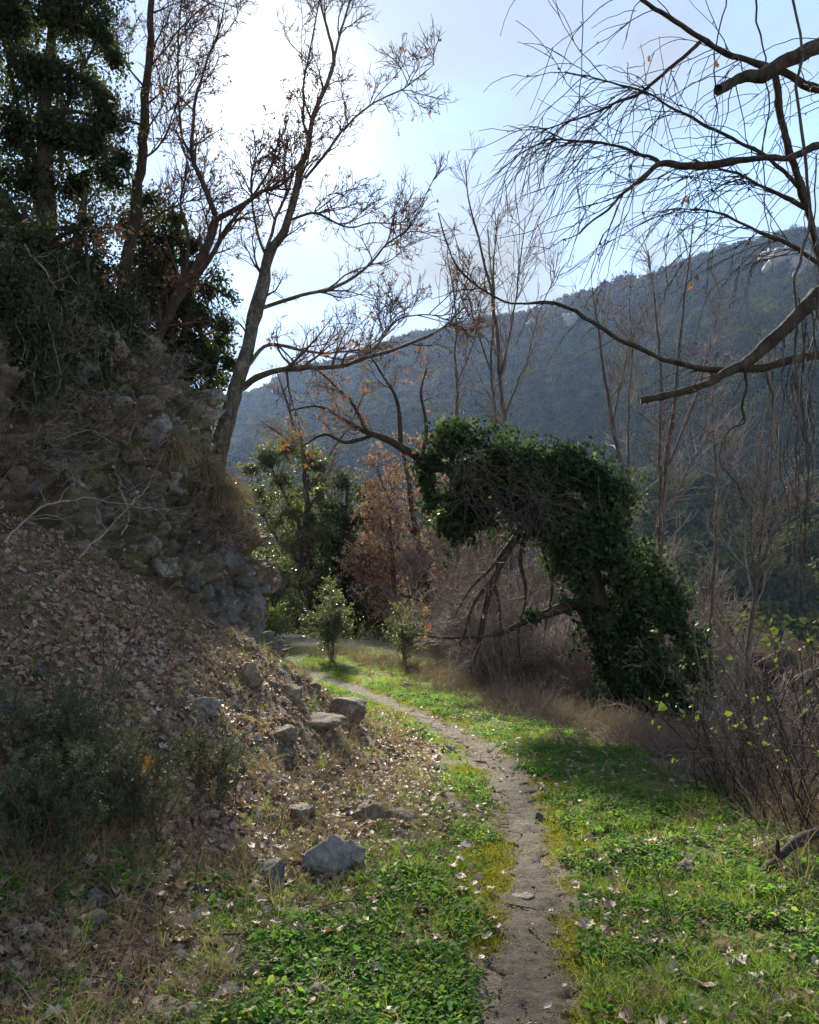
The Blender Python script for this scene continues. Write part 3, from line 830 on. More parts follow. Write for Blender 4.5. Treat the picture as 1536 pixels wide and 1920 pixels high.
def branchy(limbs, spec):
    """grow levels of side branches; spec rows: k, t0, t1, angle, length, wander, trop, segs, rmin, up"""
    levels = []
    cur = limbs
    for (k, t0, t1, ang, ln, wan, trop, seg, rr, up) in spec:
        nxt = []
        for pts, rad in cur:
            P3, R2 = (pts[None], rad[None]) if pts.ndim == 2 else (pts, rad)
            s, d, r, t = spawn(P3, R2, k, t0, t1, ang, 0.22, up)
            Ln = ln * rng.uniform(0.45, 1.15, len(s)) * (1.15 - 0.5 * t)
            r0 = np.clip(r * 0.6, rr, rr * 3.0)
            nxt.append(growN(s, d, Ln, seg, wan, trop, r0, np.full(len(s), rr * 0.45)))
        cur = nxt; levels.append(nxt)
    return levels

def tree(name, label, cat, base, trunk, limbs, spec, bark, twig, leaves=None, group=None, sides=9, gnarl=0.10, trunk_children=True):
    t = thing(name, base, label, cat, group)
    o = np.asarray(base, float)
    tm = Tubes().add(trunk[0], trunk[1], sides)
    parts = [put('trunk', tm.mesh('trunk', M[bark], o, gnarl), t)]
    for pts, rad in limbs:
        parts.append(put('branch', Tubes().add(pts, rad, 7 if rad[0] > 0.02 else 5).mesh('branch', M[bark], o, gnarl * 0.6), t))
    for part, src in zip(parts, [trunk] + list(limbs)):
        lv = branchy([src], spec) if spec else []
        if lv:
            tb = Tubes()
            for i, level in enumerate(lv):
                for pts, rad in level:
                    tb.add(pts, rad, 4 if i == 0 else 3)
            put('twigs', tb.mesh('twigs', M[twig], o), part, kind='stuff')
            for lf in (leaves or []):
                if getattr(lf, 'on_twigs', False):
                    lf(part, o, lv)
    for lf in (leaves or []):
        if not getattr(lf, 'on_twigs', False):
            lf(t, o, None)
    return t, None

def leaves_on(frac, per, size, mat, nm='leaves', proto=LEAF4, droop=0.5, level=-1, t0=0.3, jit=0.02, filt=None):
    def f(t, o, lv):
        ps = []
        for pts, rad in lv[level]:
            N, P = pts.shape[:2]
            k = np.nonzero(rng.random(N) < frac)[0]
            if not len(k): continue
            k = np.repeat(k, per); x = rng.uniform(t0, 1, len(k)) * (P - 1); i = np.minimum(x.astype(int), P - 2); w = (x - i)[:, None]
            ps.append(pts[k, i] * (1 - w) + pts[k, i + 1] * w)
        if not ps: return
        ps = np.concatenate(ps) + rng.normal(0, jit, (sum(len(a) for a in ps), 3))
        if filt is not None: ps = ps[filt(ps)]
        if len(ps):
            put(nm, leaf_mesh(nm, ps, size, M[mat], proto, droop, origin=o), t, kind='stuff')
    f.on_twigs = True
    return f

def blob_pts(blobs, d, dens):
    """points in lumps given as (u, v, radius px[, distance]); thicker towards the lump's skin"""
    out_ = []
    for b in blobs:
        e = b[3] if len(b) > 3 else d
        c = W(b[0], b[1], e); r = b[2] * e / FPX
        n = int(dens * r ** 2)
        q = norm(rng.normal(0, 1, (n, 3)))
        rr = r * (0.74 + 0.62 * fbm(q * 2.8 + c * 3, 3, 77)) * rng.uniform(0.08, 1.25, n) ** 0.6
        out_.append(c + q * rr[:, None] * np.array([1, 1.1, 1]))
    p = np.concatenate(out_)
    h = fbm(p * 2.2, 3, 401) + .35 * fbm(p * 5.5, 2, 403)
    return p[h > -0.22]

def grown(blobs, f, dz=0.0, d=0):
    return [(b[0], b[1], b[2] * f) + ((b[3] + dz,) if len(b) > 3 else ((d + dz,) if d else ())) for b in blobs]

def blob_leaves(blobs, d, dens, size, mat, nm='leaves', proto=LEAF4, droop=0.5):
    def f(t, o, lv):
        put(nm, leaf_mesh(nm, blob_pts(blobs, d, dens), size, M[mat], proto, droop, origin=o), t, kind='stuff')
    return f

UP = np.array([0, 0, 1.0])
# --- oak leaning over the path at the cliff nose
D = 13.0
trunk = limb([(396, 905, 40.3), (408, 860, 34.6), (428, 780, 31.0), (449, 700, 28.1), (470, 620, 25.2), (487, 560, 22.3), (505, 490, 19.4), (531, 430, 16.6), (555, 360, 13.7), (572, 290, 11.5), (590, 230, 10.1), (612, 170, 8.6), (626, 112, 7.2), (614, 60, 5.0), (600, 0, 4.3), (588, -90, 2.9)], D, 50)
lb = [limb(x, D, 24, dd) for x, dd in [
    ([(626, 112, 5.8), (640, 60, 5.0), (655, 0, 3.6), (668, -70, 2.2)], None),
    ([(462, 640, 10.1), (470, 575, 8.6), (500, 480, 7.9), (515, 415, 6.5), (540, 360, 5.0), (556, 315, 3.6), (590, 250, 2.2)], None),
    ([(577, 262, 5.8), (569, 215, 5.0), (575, 125, 3.6), (596, 15, 2.9), (606, -60, 1.4)], None),
    ([(572, 335, 6.5), (610, 290, 5.8), (645, 245, 5.0), (700, 195, 3.6), (760, 165, 2.9), (815, 120, 1.4)], [13, 12.8, 12.6, 12.4, 12.2, 12.0]),
    ([(493, 577, 8.6), (560, 555, 7.2), (625, 540, 6.5), (690, 500, 5.0), (735, 450, 3.6), (770, 420, 2.9), (800, 362, 1.4)], [13, 12.7, 12.4, 12.2, 12, 11.9, 11.8]),
    ([(545, 412, 5.8), (590, 400, 5.0), (650, 425, 3.6), (705, 418, 2.9), (790, 425, 1.4)], [13, 12.8, 12.6, 12.5, 12.4]),
    ([(455, 727, 14.4), (480, 708, 13.0), (520, 692, 10.8), (570, 690, 10.1), (640, 690, 8.6), (700, 668, 7.2), (770, 645, 5.8), (830, 615, 4.3), (872, 575, 2.2)], [13, 12.8, 12.5, 12.2, 11.9, 11.6, 11.4, 11.2, 11.1]),
    ([(463, 688, 9.4), (500, 647, 7.2), (560, 655, 5.8), (615, 662, 4.3), (690, 652, 2.9), (740, 600, 1.4)], [13, 13, 13.2, 13.4, 13.5, 13.6]),
    ([(640, 690, 5.0), (700, 655, 4.3), (745, 600, 3.6), (800, 590, 2.2), (860, 610, 1.4)], [11.9, 11.8, 11.7, 11.6, 11.5]),
    ([(505, 492, 6.5), (480, 430, 5.0), (470, 360, 4.3), (480, 290, 2.9), (470, 220, 1.4)], None),
]]
def warm(p):
    return (p[:, 2] > 3.0)
tree('oak_tree', 'tall bare oak leaning right from the top of the cliff nose', 'tree', W(396, 905, D), trunk, lb,
     [(13, 0.2, 1, 0.75, 1.05, 0.16, UP * 0.35, 6, 0.009, 0.2), (8, 0.2, 1, 0.7, 0.55, 0.2, UP * 0.3, 5, 0.0065, 0.2), (4, 0.3, 1, 0.7, 0.24, 0.2, UP * 0.2, 3, 0.0055, 0)],
     'bark', 'twig_red', [leaves_on(0.085, 3, 0.06, 'oakbrown', droop=0.8)], gnarl=0.16)

# --- limbs behind it
D = 12.4
trunk = limb([(262, 690, 23), (290, 640, 20), (340, 550, 19), (385, 470, 17), (405, 410, 16)], D, 24)
lb = [limb(x, D, 20) for x in [
    [(405, 412, 12.4), (450, 387, 10.5), (490, 360, 8.1), (530, 345, 5.6), (562, 308, 3.7), (575, 280, 1.9)],
    [(404, 402, 11.8), (375, 330, 9.9), (360, 290, 8.1), (362, 210, 6.8), (380, 140, 5.0), (410, 60, 3.7), (425, -10, 1.9)],
    [(361, 292, 5.6), (340, 250, 5.0), (333, 150, 3.7), (335, 60, 3.1), (345, -30, 1.9)],
    [(325, 578, 12.4), (390, 490, 10.5), (420, 430, 8.1), (450, 395, 6.2), (500, 330, 4.3), (520, 270, 3.1), (526, 235, 1.9)],
    [(350, 535, 8.7), (352, 440, 6.2), (340, 380, 5.0), (350, 300, 3.1), (330, 240, 1.9)]]]
tree('crooked_tree', 'crooked forked tree with a kinked stem left of the leaning oak', 'tree', W(262, 690, D), trunk, lb,
     [(13, 0.25, 1, 0.75, 0.95, 0.17, UP * 0.35, 6, 0.009, 0.2), (7, 0.2, 1, 0.7, 0.45, 0.2, UP * 0.25, 5, 0.0065, 0.2), (4, 0.3, 1, 0.7, 0.22, 0.2, UP * 0.2, 3, 0.0055, 0)],
     'bark_dark', 'twig_red', [leaves_on(0.10, 3, 0.06, 'oakbrown', droop=0.8)], gnarl=0.14)

# --- straight tall trunk
D = 12.8
trunk = limb([(218, 690, 31.0), (228, 600, 27.3), (240, 480, 24.2), (258, 370, 21.7), (268, 270, 19.2), (276, 170, 16.7), (282, 80, 14.3), (284, 0, 12.4), (288, -140, 8.7)], D, 40)
lb = [limb(x, D, 18) for x in [
    [(279, 130, 5.0), (310, 90, 3.7), (350, 40, 3.1), (420, -10, 1.9), (480, -30, 1.2)],
    [(270, 250, 4.3), (310, 190, 3.1), (330, 120, 2.5), (350, 40, 1.9)],
    [(266, 300, 5.0), (300, 270, 3.7), (330, 200, 2.5), (345, 110, 1.9)],
    [(276, 170, 4.3), (230, 110, 3.1), (215, 60, 2.5), (200, 0, 1.2)],
    [(262, 350, 5.0), (215, 290, 3.7), (180, 240, 2.5), (160, 180, 1.9)],
    [(246, 440, 5.6), (300, 400, 4.3), (345, 380, 3.1), (400, 370, 1.9)]]]
tree('straight_tree', 'tall straight trunk rising in front of the dark evergreens', 'tree', W(218, 690, D), trunk, lb,
     [(12, 0.15, 1, 0.7, 1.1, 0.15, UP * 0.5, 6, 0.009, 0.2), (7, 0.2, 1, 0.65, 0.5, 0.18, UP * 0.3, 5, 0.0065, 0.2), (4, 0.3, 1, 0.6, 0.25, 0.2, UP * 0.2, 3, 0.0055, 0)],
     'bark_dark', 'twig_red', [leaves_on(0.08, 2, 0.07, 'oakbrown', droop=0.8)], gnarl=0.10)

# --- dark evergreens crowding the top of the cliff
def evergreen(label, base, trunk_px, d, blobs, dens, size=0.075, mat='holm', extra=None, nb=7, name='evergreen_tree', bl=1.3):
    tr = limb(trunk_px, d, 20)
    lim = []
    for b in blobs[::max(1, len(blobs) // nb)]:
        i = rng.integers(6, 19); e = b[3] if len(b) > 3 else d
        a_, z_ = tr[0][i], W(b[0], b[1], e)
        mid = (a_ + z_) / 2 + np.array([0, 0, 0.15])
        P = catmull([a_, mid, z_], 12); lim.append((P, np.linspace(min(0.05, tr[1][i] * .6), 0.012, 12)))
    lf = [blob_leaves(blobs, d, dens, size, mat, 'foliage')] + (extra or [])
    return tree(name, label, 'tree' if 'tree' in name else 'shrub', base, tr, lim, [(7, 0.3, 1, 0.7, bl, 0.18, UP * 0.1, 6, 0.006, 0), (5, 0.2, 1, 0.7, bl * 0.45, 0.2, UP * 0.1, 4, 0.004, 0)],
                'bark_dark', 'bark_dark', lf)
evergreen('dense dark evergreen filling the upper left above the cliff', W(60, 700, 11.5), [(60, 720, 50), (70, 560, 44), (90, 380, 36), (80, 200, 26), (100, 40, 16), (110, -60, 8)], 11.5,
          [(30, 40, 75), (120, 30, 70), (190, 60, 55), (60, 140, 75), (150, 150, 70), (20, 240, 70), (110, 250, 75), (190, 190, 50), (175, 270, 55), (50, 330, 75), (140, 340, 65), (-40, 120, 80), (-50, 300, 80), (205, 330, 40), (90, -40, 80), (190, -30, 60), (-20, -40, 80), (215, 110, 30), (205, 230, 45), (225, 300, 30)], 15500, 0.064)
def near_cliff(blobs, off=.3):
    return [(u, v, r, float(on_cliff(u, v)[1]) - off) for u, v, r in blobs]
evergreen('dark evergreen thicket on the cliff edge beneath the straight trunk', W(110, 760, 10.6), [(110, 770, 40), (120, 640, 34), (140, 520, 28), (150, 420, 20), (160, 360, 10)], 10.6,
          [(20, 420, 75), (100, 430, 75), (180, 430, 60), (40, 520, 80), (130, 520, 75), (205, 500, 50), (-40, 480, 80), (190, 570, 50), (225, 600, 35), (-30, 580, 70), (130, 600, 50), (60, 590, 70), (90, 650, 50), (215, 640, 40), (210, 380, 45)] + near_cliff([(0, 450, 75), (70, 460, 70), (130, 480, 65), (190, 510, 55), (30, 520, 75), (110, 540, 65), (170, 570, 50), (215, 570, 40), (0, 580, 60), (60, 590, 50), (230, 620, 34), (150, 620, 34)]), 6300, 0.054,
          extra=[blob_leaves([(60, 440, 60), (190, 450, 60), (215, 520, 50), (100, 570, 70), (225, 430, 40)], 10.2, 700, 0.075, 'oakbrown', 'dry_leaves')])
evergreen('olive evergreen shrub between the crooked tree and the oak', W(330, 760, 13.6), [(330, 800, 28), (340, 700, 24), (350, 600, 18), (345, 520, 12), (340, 450, 6)], 13.6,
          [(290, 520, 50), (330, 560, 50), (310, 620, 55), (360, 640, 50), (280, 680, 55), (340, 700, 55), (300, 450, 40), (250, 640, 40), (385, 590, 35), (390, 680, 40), (260, 560, 45), (420, 610, 28), (310, 760, 45), (370, 750, 40), (280, 380, 35), (330, 400, 35), (400, 520, 30), (430, 680, 25), (260, 480, 40), (360, 460, 30), (245, 420, 40), (300, 560, 50), (230, 690, 40), (400, 740, 34), (430, 560, 24)], 9500, 0.07,
          extra=[blob_leaves([(270, 420, 45), (300, 480, 50), (240, 400, 40), (330, 520, 40)], 13.0, 330, 0.08, 'oakbrown', 'dry_leaves')])
evergreen('dark bushy evergreen filling the gap behind the crooked tree', W(300, 790, 14.6), [(300, 800, 24), (310, 690, 20), (325, 560, 16), (320, 450, 10), (325, 380, 5)], 14.6,
          [(260, 370, 34), (300, 400, 36), (335, 440, 34), (275, 450, 42), (315, 490, 46), (365, 500, 34), (255, 520, 44), (340, 540, 46), (395, 545, 30), (285, 580, 50), (370, 590, 44), (325, 630, 52), (415, 640, 30), (265, 650, 46), (380, 670, 44), (310, 700, 50), (420, 710, 28), (360, 740, 46), (280, 750, 44), (410, 780, 30), (330, 800, 44)], 7500, 0.075,
          extra=[blob_leaves([(270, 480, 45), (300, 420, 40), (330, 600, 40), (260, 600, 40)], 14.0, 420, 0.085, 'oakbrown', 'dry_leaves')])
# more woodland up the hill behind them, off to the side of the view
for k, (x, y, h_) in enumerate([(-9.5, 14.5, 6.5), (-11.5, 10.5, 7.0), (-9.0, 7.0, 5.5)]):
    zb = {0: 8.5, 1: 10.0, 2: 8.5}[k]
    b = np.array([x, y, zb - 1.0]); P = catmull([b, b + [0.2, 0, h_ * .5], b + [0, 0.3, h_]], 16)
    pts = blob = np.concatenate([b + [rng.normal(0, 1.0), rng.normal(0, 1.0), h_ * rng.uniform(0.3, 1.05)] + norm(rng.normal(0, 1, (900, 3))) * rng.uniform(0.4, 1.15, (900, 1)) for _ in range(14)])
    lim = [(catmull([P[i], P[i] + [rng.normal(0, .6), rng.normal(0, .6), .5], P[i] + [rng.normal(0, 1.3), rng.normal(0, 1.3), .9]], 10), np.linspace(.05, .01, 10)) for i in (5, 7, 9, 11, 13)]
    def lf(t, o, lv, pts=pts):
        put('leaves', leaf_mesh('leaves', pts, 0.11, M['holm'], LEAF4, 0.4, origin=o), t, kind='stuff')
    tree('evergreen_tree', ['dark evergreen up the slope behind the straight trunk', 'dark evergreen at the upper edge behind the others on the hill', 'dark evergreen on the hill nearest the viewer at the frame edge'][k], 'tree', b,
         (P, np.linspace(.16, .03, 16)), lim, None, 'bark_dark', 'bark_dark', [lf])

# --- ivy and roots hanging down the cliff
def hang_pts(u0, u1, v0, v1, n):
    out_ = []
    for _ in range(n):
        u, v = rng.uniform(u0, u1), rng.uniform(v0, v1)
        out_.append(on_cliff(u, v))
    return np.array(out_)
t = thing('ivy_plant', on_cliff(150, 640), 'dark ivy curtain hanging over the brow of the cliff', 'ivy')
hp = hang_pts(0, 250, 500, 650, 110)
st, sr = growN(hp + np.array([0.12, -0.15, 0.1]), np.stack([rng.normal(.2, .25, 110), rng.normal(-.2, .25, 110), np.full(110, -1.0)], 1), rng.uniform(.4, 1.2, 110), 8, .16, (0, 0, -.6), .007, .002)
put('stems', Tubes().add(st, sr, 4).mesh('stems', M['root'], t.location), t, kind='stuff')
ip = np.concatenate([st[:, k] for k in range(9)]); ip = np.repeat(ip, 11, 0) + rng.normal(0, .09, (len(ip) * 11, 3))
put('leaves', leaf_mesh('leaves', ip, .05, M['holm'], LEAF_IVY, .9, origin=t.location), t, kind='stuff')

def root_obj(name, px, off, label, cat, w, mat='root', side=6, kids=6, ln=0.35, group=None):
    P = np.array([on_cliff(u, v) for u, v in px]) + np.array(off)
    pts = catmull(P, 30); pts += np.stack([fbm(pts * 5 + q * 9, 3, 500 + q) for q in range(3)], 1) * 0.03
    rad = np.linspace(w, w * 0.4, 30)
    t = thing(name, pts[0], label, cat, group)
    put('stem', Tubes().add(pts, rad, side).mesh('stem', M[mat], pts[0], .1), t)
    if kids:
        lv = branchy([(pts, rad)], [(kids, .1, 1, .8, ln, .2, (0, 0, -.1), 6, w * .3, 0.5), (3, .2, 1, .7, ln * .5, .2, (0, 0, 0), 4, w * .2, 0)])
        tb = Tubes(); [tb.add(p, r, 4) for l in lv for p, r in l]
        put('rootlets', tb.mesh('rootlets', M[mat], pts[0]), t, kind='stuff')
root_obj('root', [(250, 775), (246, 820), (228, 855), (190, 838), (160, 822), (110, 838)], (.1, -.22, .05), 'pale bent root sticking out of the upper cliff', 'root', .018)
root_obj('root', [(92, 790), (96, 830), (118, 850), (128, 900), (140, 960)], (.1, -.22, .02), 'thin pale root snaking down the left of the cliff', 'root', .012)
root_obj('root', [(205, 880), (222, 905), (226, 945), (234, 975), (228, 1010)], (.1, -.2, .02), 'thick twisted root halfway down the cliff', 'root', .024, kids=4)
root_obj('root', [(30, 500), (60, 540), (95, 580), (150, 600)], (.25, -.35, .1), 'pale root in the dark hollow under the evergreens', 'root', .014)
root_obj('fallen_branch', [(0, 1055), (50, 1005), (110, 978), (170, 972), (235, 985), (300, 985), (365, 998)], (.25, -.55, .12), 'long bare grey branch fallen across the foot of the cliff', 'branch', .011, kids=12, ln=.6)
root_obj('fallen_branch', [(140, 1080), (190, 1030), (235, 990), (270, 950)], (.25, -.6, .15), 'short bare branch crossing the long fallen branch', 'branch', .012, kids=8, ln=.5)

# dry grass tussocks draped on the cliff nose
def tussock(name, p, n, ln, mat, label, cat='grass tussock', lean=(0, 0, 0), droop=-1.2, w=.013, group=None, spread=.5):
    t0_ = p + rng.normal(0, .05, (n, 3)) * np.array([1, 1, .3])
    d = rng.normal(0, spread, (n, 3)) + np.array([0, 0, 1.0]) + np.array(lean)
    pts, rad = growN(t0_, d, ln * rng.uniform(.5, 1.1, n), 6, .07, (0, 0, droop), w * .5, w * .12)
    return put(name, Tubes().add(pts, rad, 3).mesh(name, M[mat], p), None, label, cat, group, None, p)
M['straw_t'] = leaf_mat('tussock_blade', [(0.26, 0.20, 0.12), (0.40, 0.32, 0.20), (0.31, 0.24, 0.15)], 0.7, 0.2, 0.4)
M['reed_t'] = leaf_mat('green_tussock_blade', [(0.06, 0.085, 0.02), (0.12, 0.13, 0.04), (0.2, 0.17, 0.07)], 0.6, 0.2, 0.3)
for (u, v, n, ln, lab) in [(415, 930, 260, .6, 'tan dry grass tussock spilling over the cliff nose'), (430, 985, 200, .5, 'tan dry grass tussock hanging just below the upper one on the nose'), (385, 890, 260, .55, 'dry grass tussock at the foot of the leaning oak'), (330, 850, 200, .45, 'dry grass tussock beside the craggy outcrop')]:
    tussock('grass_tussock', on_cliff(u, v) + np.array([0, -.05, .05]), n, ln, 'straw_t', lab, lean=(.55, -.5, -.2), droop=-2.2)

# --- ivy-clad tree arching over the verge
D = 13.2
base = Wg(1215, 1345); base = W(1215, 1345, D); base[2] = gz(base[:1], base[1:2])[0] - .1
tp = [(1160, 1240, 72), (1128, 1165, 66), (1105, 1110, 60), (1090, 1040, 50), (1075, 975, 44), (1030, 915, 38), (960, 885, 32), (890, 875, 26), (815, 875, 20)]
pts_, rad_ = limb(tp, D, 40)
tr = (catmull(np.vstack([base, pts_[::4], pts_[-1]]), 50), np.interp(np.linspace(0, 1, 50), np.linspace(0, 1, 41), np.r_[.40, rad_]))
lb = [limb(x, D, 22, dd) for x, dd in [
    ([(1125, 1122, 28), (1080, 1130, 26), (1050, 1140, 22), (990, 1165, 14), (940, 1190, 9), (860, 1196, 6), (775, 1190, 3)], None),
    ([(1050, 935, 20), (1000, 965, 18), (972, 1000, 17), (950, 1030, 16), (930, 1075, 14), (912, 1130, 12), (903, 1180, 10), (889, 1245, 8)], None),
    ([(940, 1060, 9), (915, 1095, 8), (890, 1130, 7), (874, 1180, 5), (860, 1215, 3)], None),
    ([(925, 1090, 7), (935, 1130, 6), (938, 1165, 5), (948, 1190, 3)], None),
    ([(1000, 965, 10), (975, 1040, 8), (985, 1110, 6), (972, 1190, 4), (978, 1250, 3)], None),
    ([(1030, 950, 9), (1020, 1030, 7), (1035, 1100, 5), (1022, 1180, 4)], None),
    ([(960, 1010, 8), (925, 1060, 6), (885, 1100, 4), (850, 1160, 3)], None),
    ([(815, 875, 20), (768, 848, 17), (725, 826, 14), (675, 805, 10), (640, 785, 7), (595, 762, 5), (540, 770, 3)], None),
    ([(752, 838, 10), (748, 780, 8), (738, 735, 6), (715, 700, 4), (690, 660, 2)], None),
    ([(700, 815, 9), (650, 830, 7), (610, 815, 5), (570, 835, 3)], None),
    ([(690, 812, 8), (660, 755, 6), (625, 720, 4), (590, 690, 2)], None),
    ([(790, 862, 9), (800, 800, 7), (790, 740, 5), (800, 690, 3)], None),
    ([(1105, 1110, 20), (1150, 1080, 16), (1200, 1090, 12), (1250, 1130, 8)], None)]]
ivy_blobs = [(835, 832, 42), (870, 825, 46), (815, 860, 30), (925, 850, 46), (985, 862, 42), (1040, 872, 48), (1085, 892, 54), (1120, 925, 54), (1135, 975, 58), (1095, 985, 60), (1060, 940, 55), (1150, 1005, 45),
             (1120, 1050, 62), (1165, 1045, 50), (1200, 1065, 50), (1235, 1105, 48), (1180, 1105, 58), (1262, 1135, 34), (1222, 1150, 50), (1150, 1095, 45), (1245, 1190, 46), (1190, 1170, 36),
             (1265, 1240, 44), (1285, 1290, 42), (1235, 1270, 46), (1205, 1310, 46), (825, 905, 30), (845, 935, 34), (870, 975, 36), (830, 985, 24), (800, 955, 18), (1300, 1320, 36), (1180, 1240, 26), (1060, 1130, 20, 13.4), (1000, 1155, 18, 13.4), (1090, 870, 40), (1040, 1010, 30), (1215, 1235, 50), (1150, 1190, 40), (1250, 1320, 50), (1300, 1270, 34), (1170, 1290, 40), (1205, 1120, 50), (1275, 1190, 36), (860, 900, 36), (905, 880, 36), (1130, 1110, 40), (1120, 1160, 36), (1140, 1230, 40), (1165, 1260, 44), (1210, 1290, 46), (1280, 1330, 40), (1300, 1300, 34), (1255, 1120, 44), (1225, 1090, 44), (1285, 1160, 26), (1290, 1230, 34), (1085, 1030, 44), (1050, 985, 36), (1150, 925, 40), (1160, 980, 44), (900, 915, 40), (945, 930, 44), (990, 945, 44), (1035, 965, 46), (1000, 985, 32), (1075, 1000, 46), (860, 945, 40), (905, 965, 34), (1020, 905, 44), (1060, 1050, 34), (1140, 1140, 44), (800, 870, 30), (1190, 1030, 40), (1265, 1165, 40), (1295, 1200, 34), (985, 905, 38), (940, 890, 36), (850, 985, 34), (815, 930, 30), (880, 1000, 20), (800, 900, 22), (1110, 1000, 60), (1000, 890, 40), (950, 870, 40), (900, 960, 26), (1140, 1330, 34), (1190, 1340, 40), (1090, 1080, 34)]
def in_red(p):
    return (p[:, 0] < 0.35)
t, lv = tree('ivy_clad_tree', 'old tree arched to the left and smothered in dark green ivy', 'tree', base, tr, lb,
     [(7, 0.4, 1, 0.8, 0.8, 0.2, UP * 0.1, 6, 0.006, 0), (6, 0.2, 1, 0.7, 0.42, 0.2, UP * 0.1, 5, 0.004, 0), (3, 0.2, 1, 0.7, 0.2, 0.2, UP * 0.1, 3, 0.003, 0)],
     'bark_dark', 'twig', [blob_leaves(grown(ivy_blobs, 1.16, -.18, D), D, 5600, .066, 'ivy', 'ivy_leaves', LEAF_IVY, .9),
                           blob_leaves([(870, 800, 26), (835, 800, 22), (1075, 845, 26), (1100, 862, 26), (820, 985, 22), (840, 960, 20)], D + .1, 1500, .065, 'lime', 'sun_tinted_ivy_leaves', LEAF_IVY, .6),  # paler green puts sunlight into the colour of the ivy's top and left lumps
                           leaves_on(0.26, 3, .075, 'orange', 'orange_leaves', droop=.6, filt=in_red)], gnarl=.18)
# sprigs standing out of the ivy
sp_ = blob_pts(grown(ivy_blobs, 1.22, -.1, D), D, 44); sp_ = sp_[fbm(sp_ * 1.6, 2, 411) > -.05]; ns = len(sp_)
ss, sr = growN(sp_, np.stack([rng.normal(0, .7, ns), rng.normal(-.2, .5, ns), rng.normal(.7, .4, ns)], 1), rng.uniform(.12, .42, ns), 6, .16, (0, 0, .2), .005, .002)
sl = np.repeat(ss[:, 1:].reshape(-1, 3), 3, 0); sl = sl + rng.normal(0, .03, sl.shape)
put('ivy_sprigs', leaf_mesh('ivy_sprigs', sl, rng.choice([.045, .06, .09], len(sl)), M['ivy'], LEAF_IVY, .4, origin=base), t, kind='stuff')
# trailing ivy strands that fray the outline
sp_ = blob_pts(grown(ivy_blobs, 1.1, -.2, D), D, 46); ns = len(sp_)
ss, sr = growN(sp_, np.stack([rng.normal(0, .6, ns), rng.normal(-.3, .4, ns), rng.normal(-.4, .6, ns)], 1), rng.uniform(.2, .75, ns), 7, .18, (0, 0, -1.1), .005, .002)
put('ivy_stems', Tubes().add(ss, sr, 3).mesh('ivy_stems', M['twig'], base), t, kind='stuff')
sl = np.repeat(ss[:, 2:].reshape(-1, 3), 3, 0); sl = sl + rng.normal(0, .035, sl.shape)
put('ivy_strands', leaf_mesh('ivy_strands', sl, rng.choice([.04, .06, .085], len(sl)), M['ivy'], LEAF_IVY, .9, origin=base), t, kind='stuff')
# tangle of dead vines over the arch
vs = blob_pts([(900, 890, 60), (960, 905, 60), (930, 950, 60), (880, 930, 50), (990, 950, 50), (870, 860, 40), (1020, 930, 45), (1000, 890, 40), (950, 990, 40)], D - .6, 210)
vp, vr = growN(vs, np.stack([rng.normal(0, .8, len(vs)), rng.normal(-.3, .3, len(vs)), rng.normal(-.3, .6, len(vs))], 1), rng.uniform(.35, 1.0, len(vs)), 8, .25, (0, 0, -.9), .007, .0035)
put('dead_vines', Tubes().add(vp, vr, 3).mesh('dead_vines', M['bark_grey'], base), t, kind='stuff')

# --- russet thicket tree beyond the bend
def blob_tree(label, cat, name, foot_uv, d, stems, blobs, dens, size, mat, twig='twig', bark='bark_dark', twk=(10, 6), ln=.9, more=None, group=None, trop=UP * .2, trop2=UP * .1):
    st = [limb(s, d, 16) for s in stems]
    b = W(*foot_uv, d); b[2] = gz(b[:1], b[1:2])[0] - .05
    st[0] = (np.vstack([b, st[0][0]]), np.r_[st[0][1][0] * 1.15, st[0][1]])
    return tree(name, label, cat, b, st[0], st[1:], [(twk[0], .15, 1, .75, ln, .18, trop, 6, .010, .1), (twk[1], .2, 1, .7, ln * .5, .2, trop2, 5, .008, 0), (4, .2, 1, .7, ln * .25, .2, trop2, 3, .0065, 0)],
                bark, twig, ([blob_leaves(blobs, d, dens, size, M and mat)] if blobs else []) + (more or []), group)
blob_tree('leafless tree still holding russet dead leaves behind the bush', 'tree', 'russet_tree', (800, 1180), 29,
          [[(805, 1180, 16), (795, 1090, 14), (780, 990, 11), (765, 900, 8), (750, 830, 4)], [(795, 1090, 8), (750, 1030, 6), (710, 980, 4), (690, 940, 3)], [(790, 1050, 8), (830, 980, 6), (850, 920, 3)], [(800, 1130, 7), (740, 1110, 5), (690, 1080, 3)], [(785, 1010, 6), (740, 950, 4), (710, 890, 3)]],
          None, 0, 0, 'oakbrown', 'twig_red', twk=(14, 8), ln=1.7, more=[leaves_on(.8, 4, .10, 'russet', 'dead_leaves'), blob_leaves([(730, 900, 40), (780, 880, 40), (760, 950, 45), (720, 980, 40), (810, 950, 40), (780, 1020, 45), (730, 1050, 40), (820, 1040, 40), (770, 1100, 45), (710, 1120, 36), (830, 1110, 36), (690, 930, 30), (680, 1010, 34), (700, 870, 26), (850, 1000, 40), (650, 1060, 24)], 29, 110, .10, 'russet', 'russet_leaves'), blob_leaves([(700, 1040, 22), (725, 1090, 24), (700, 1085, 18), (690, 1010, 14), (735, 1040, 20), (680, 1070, 14)], 27.5, 300, .12, 'orange', 'orange_leaves')])
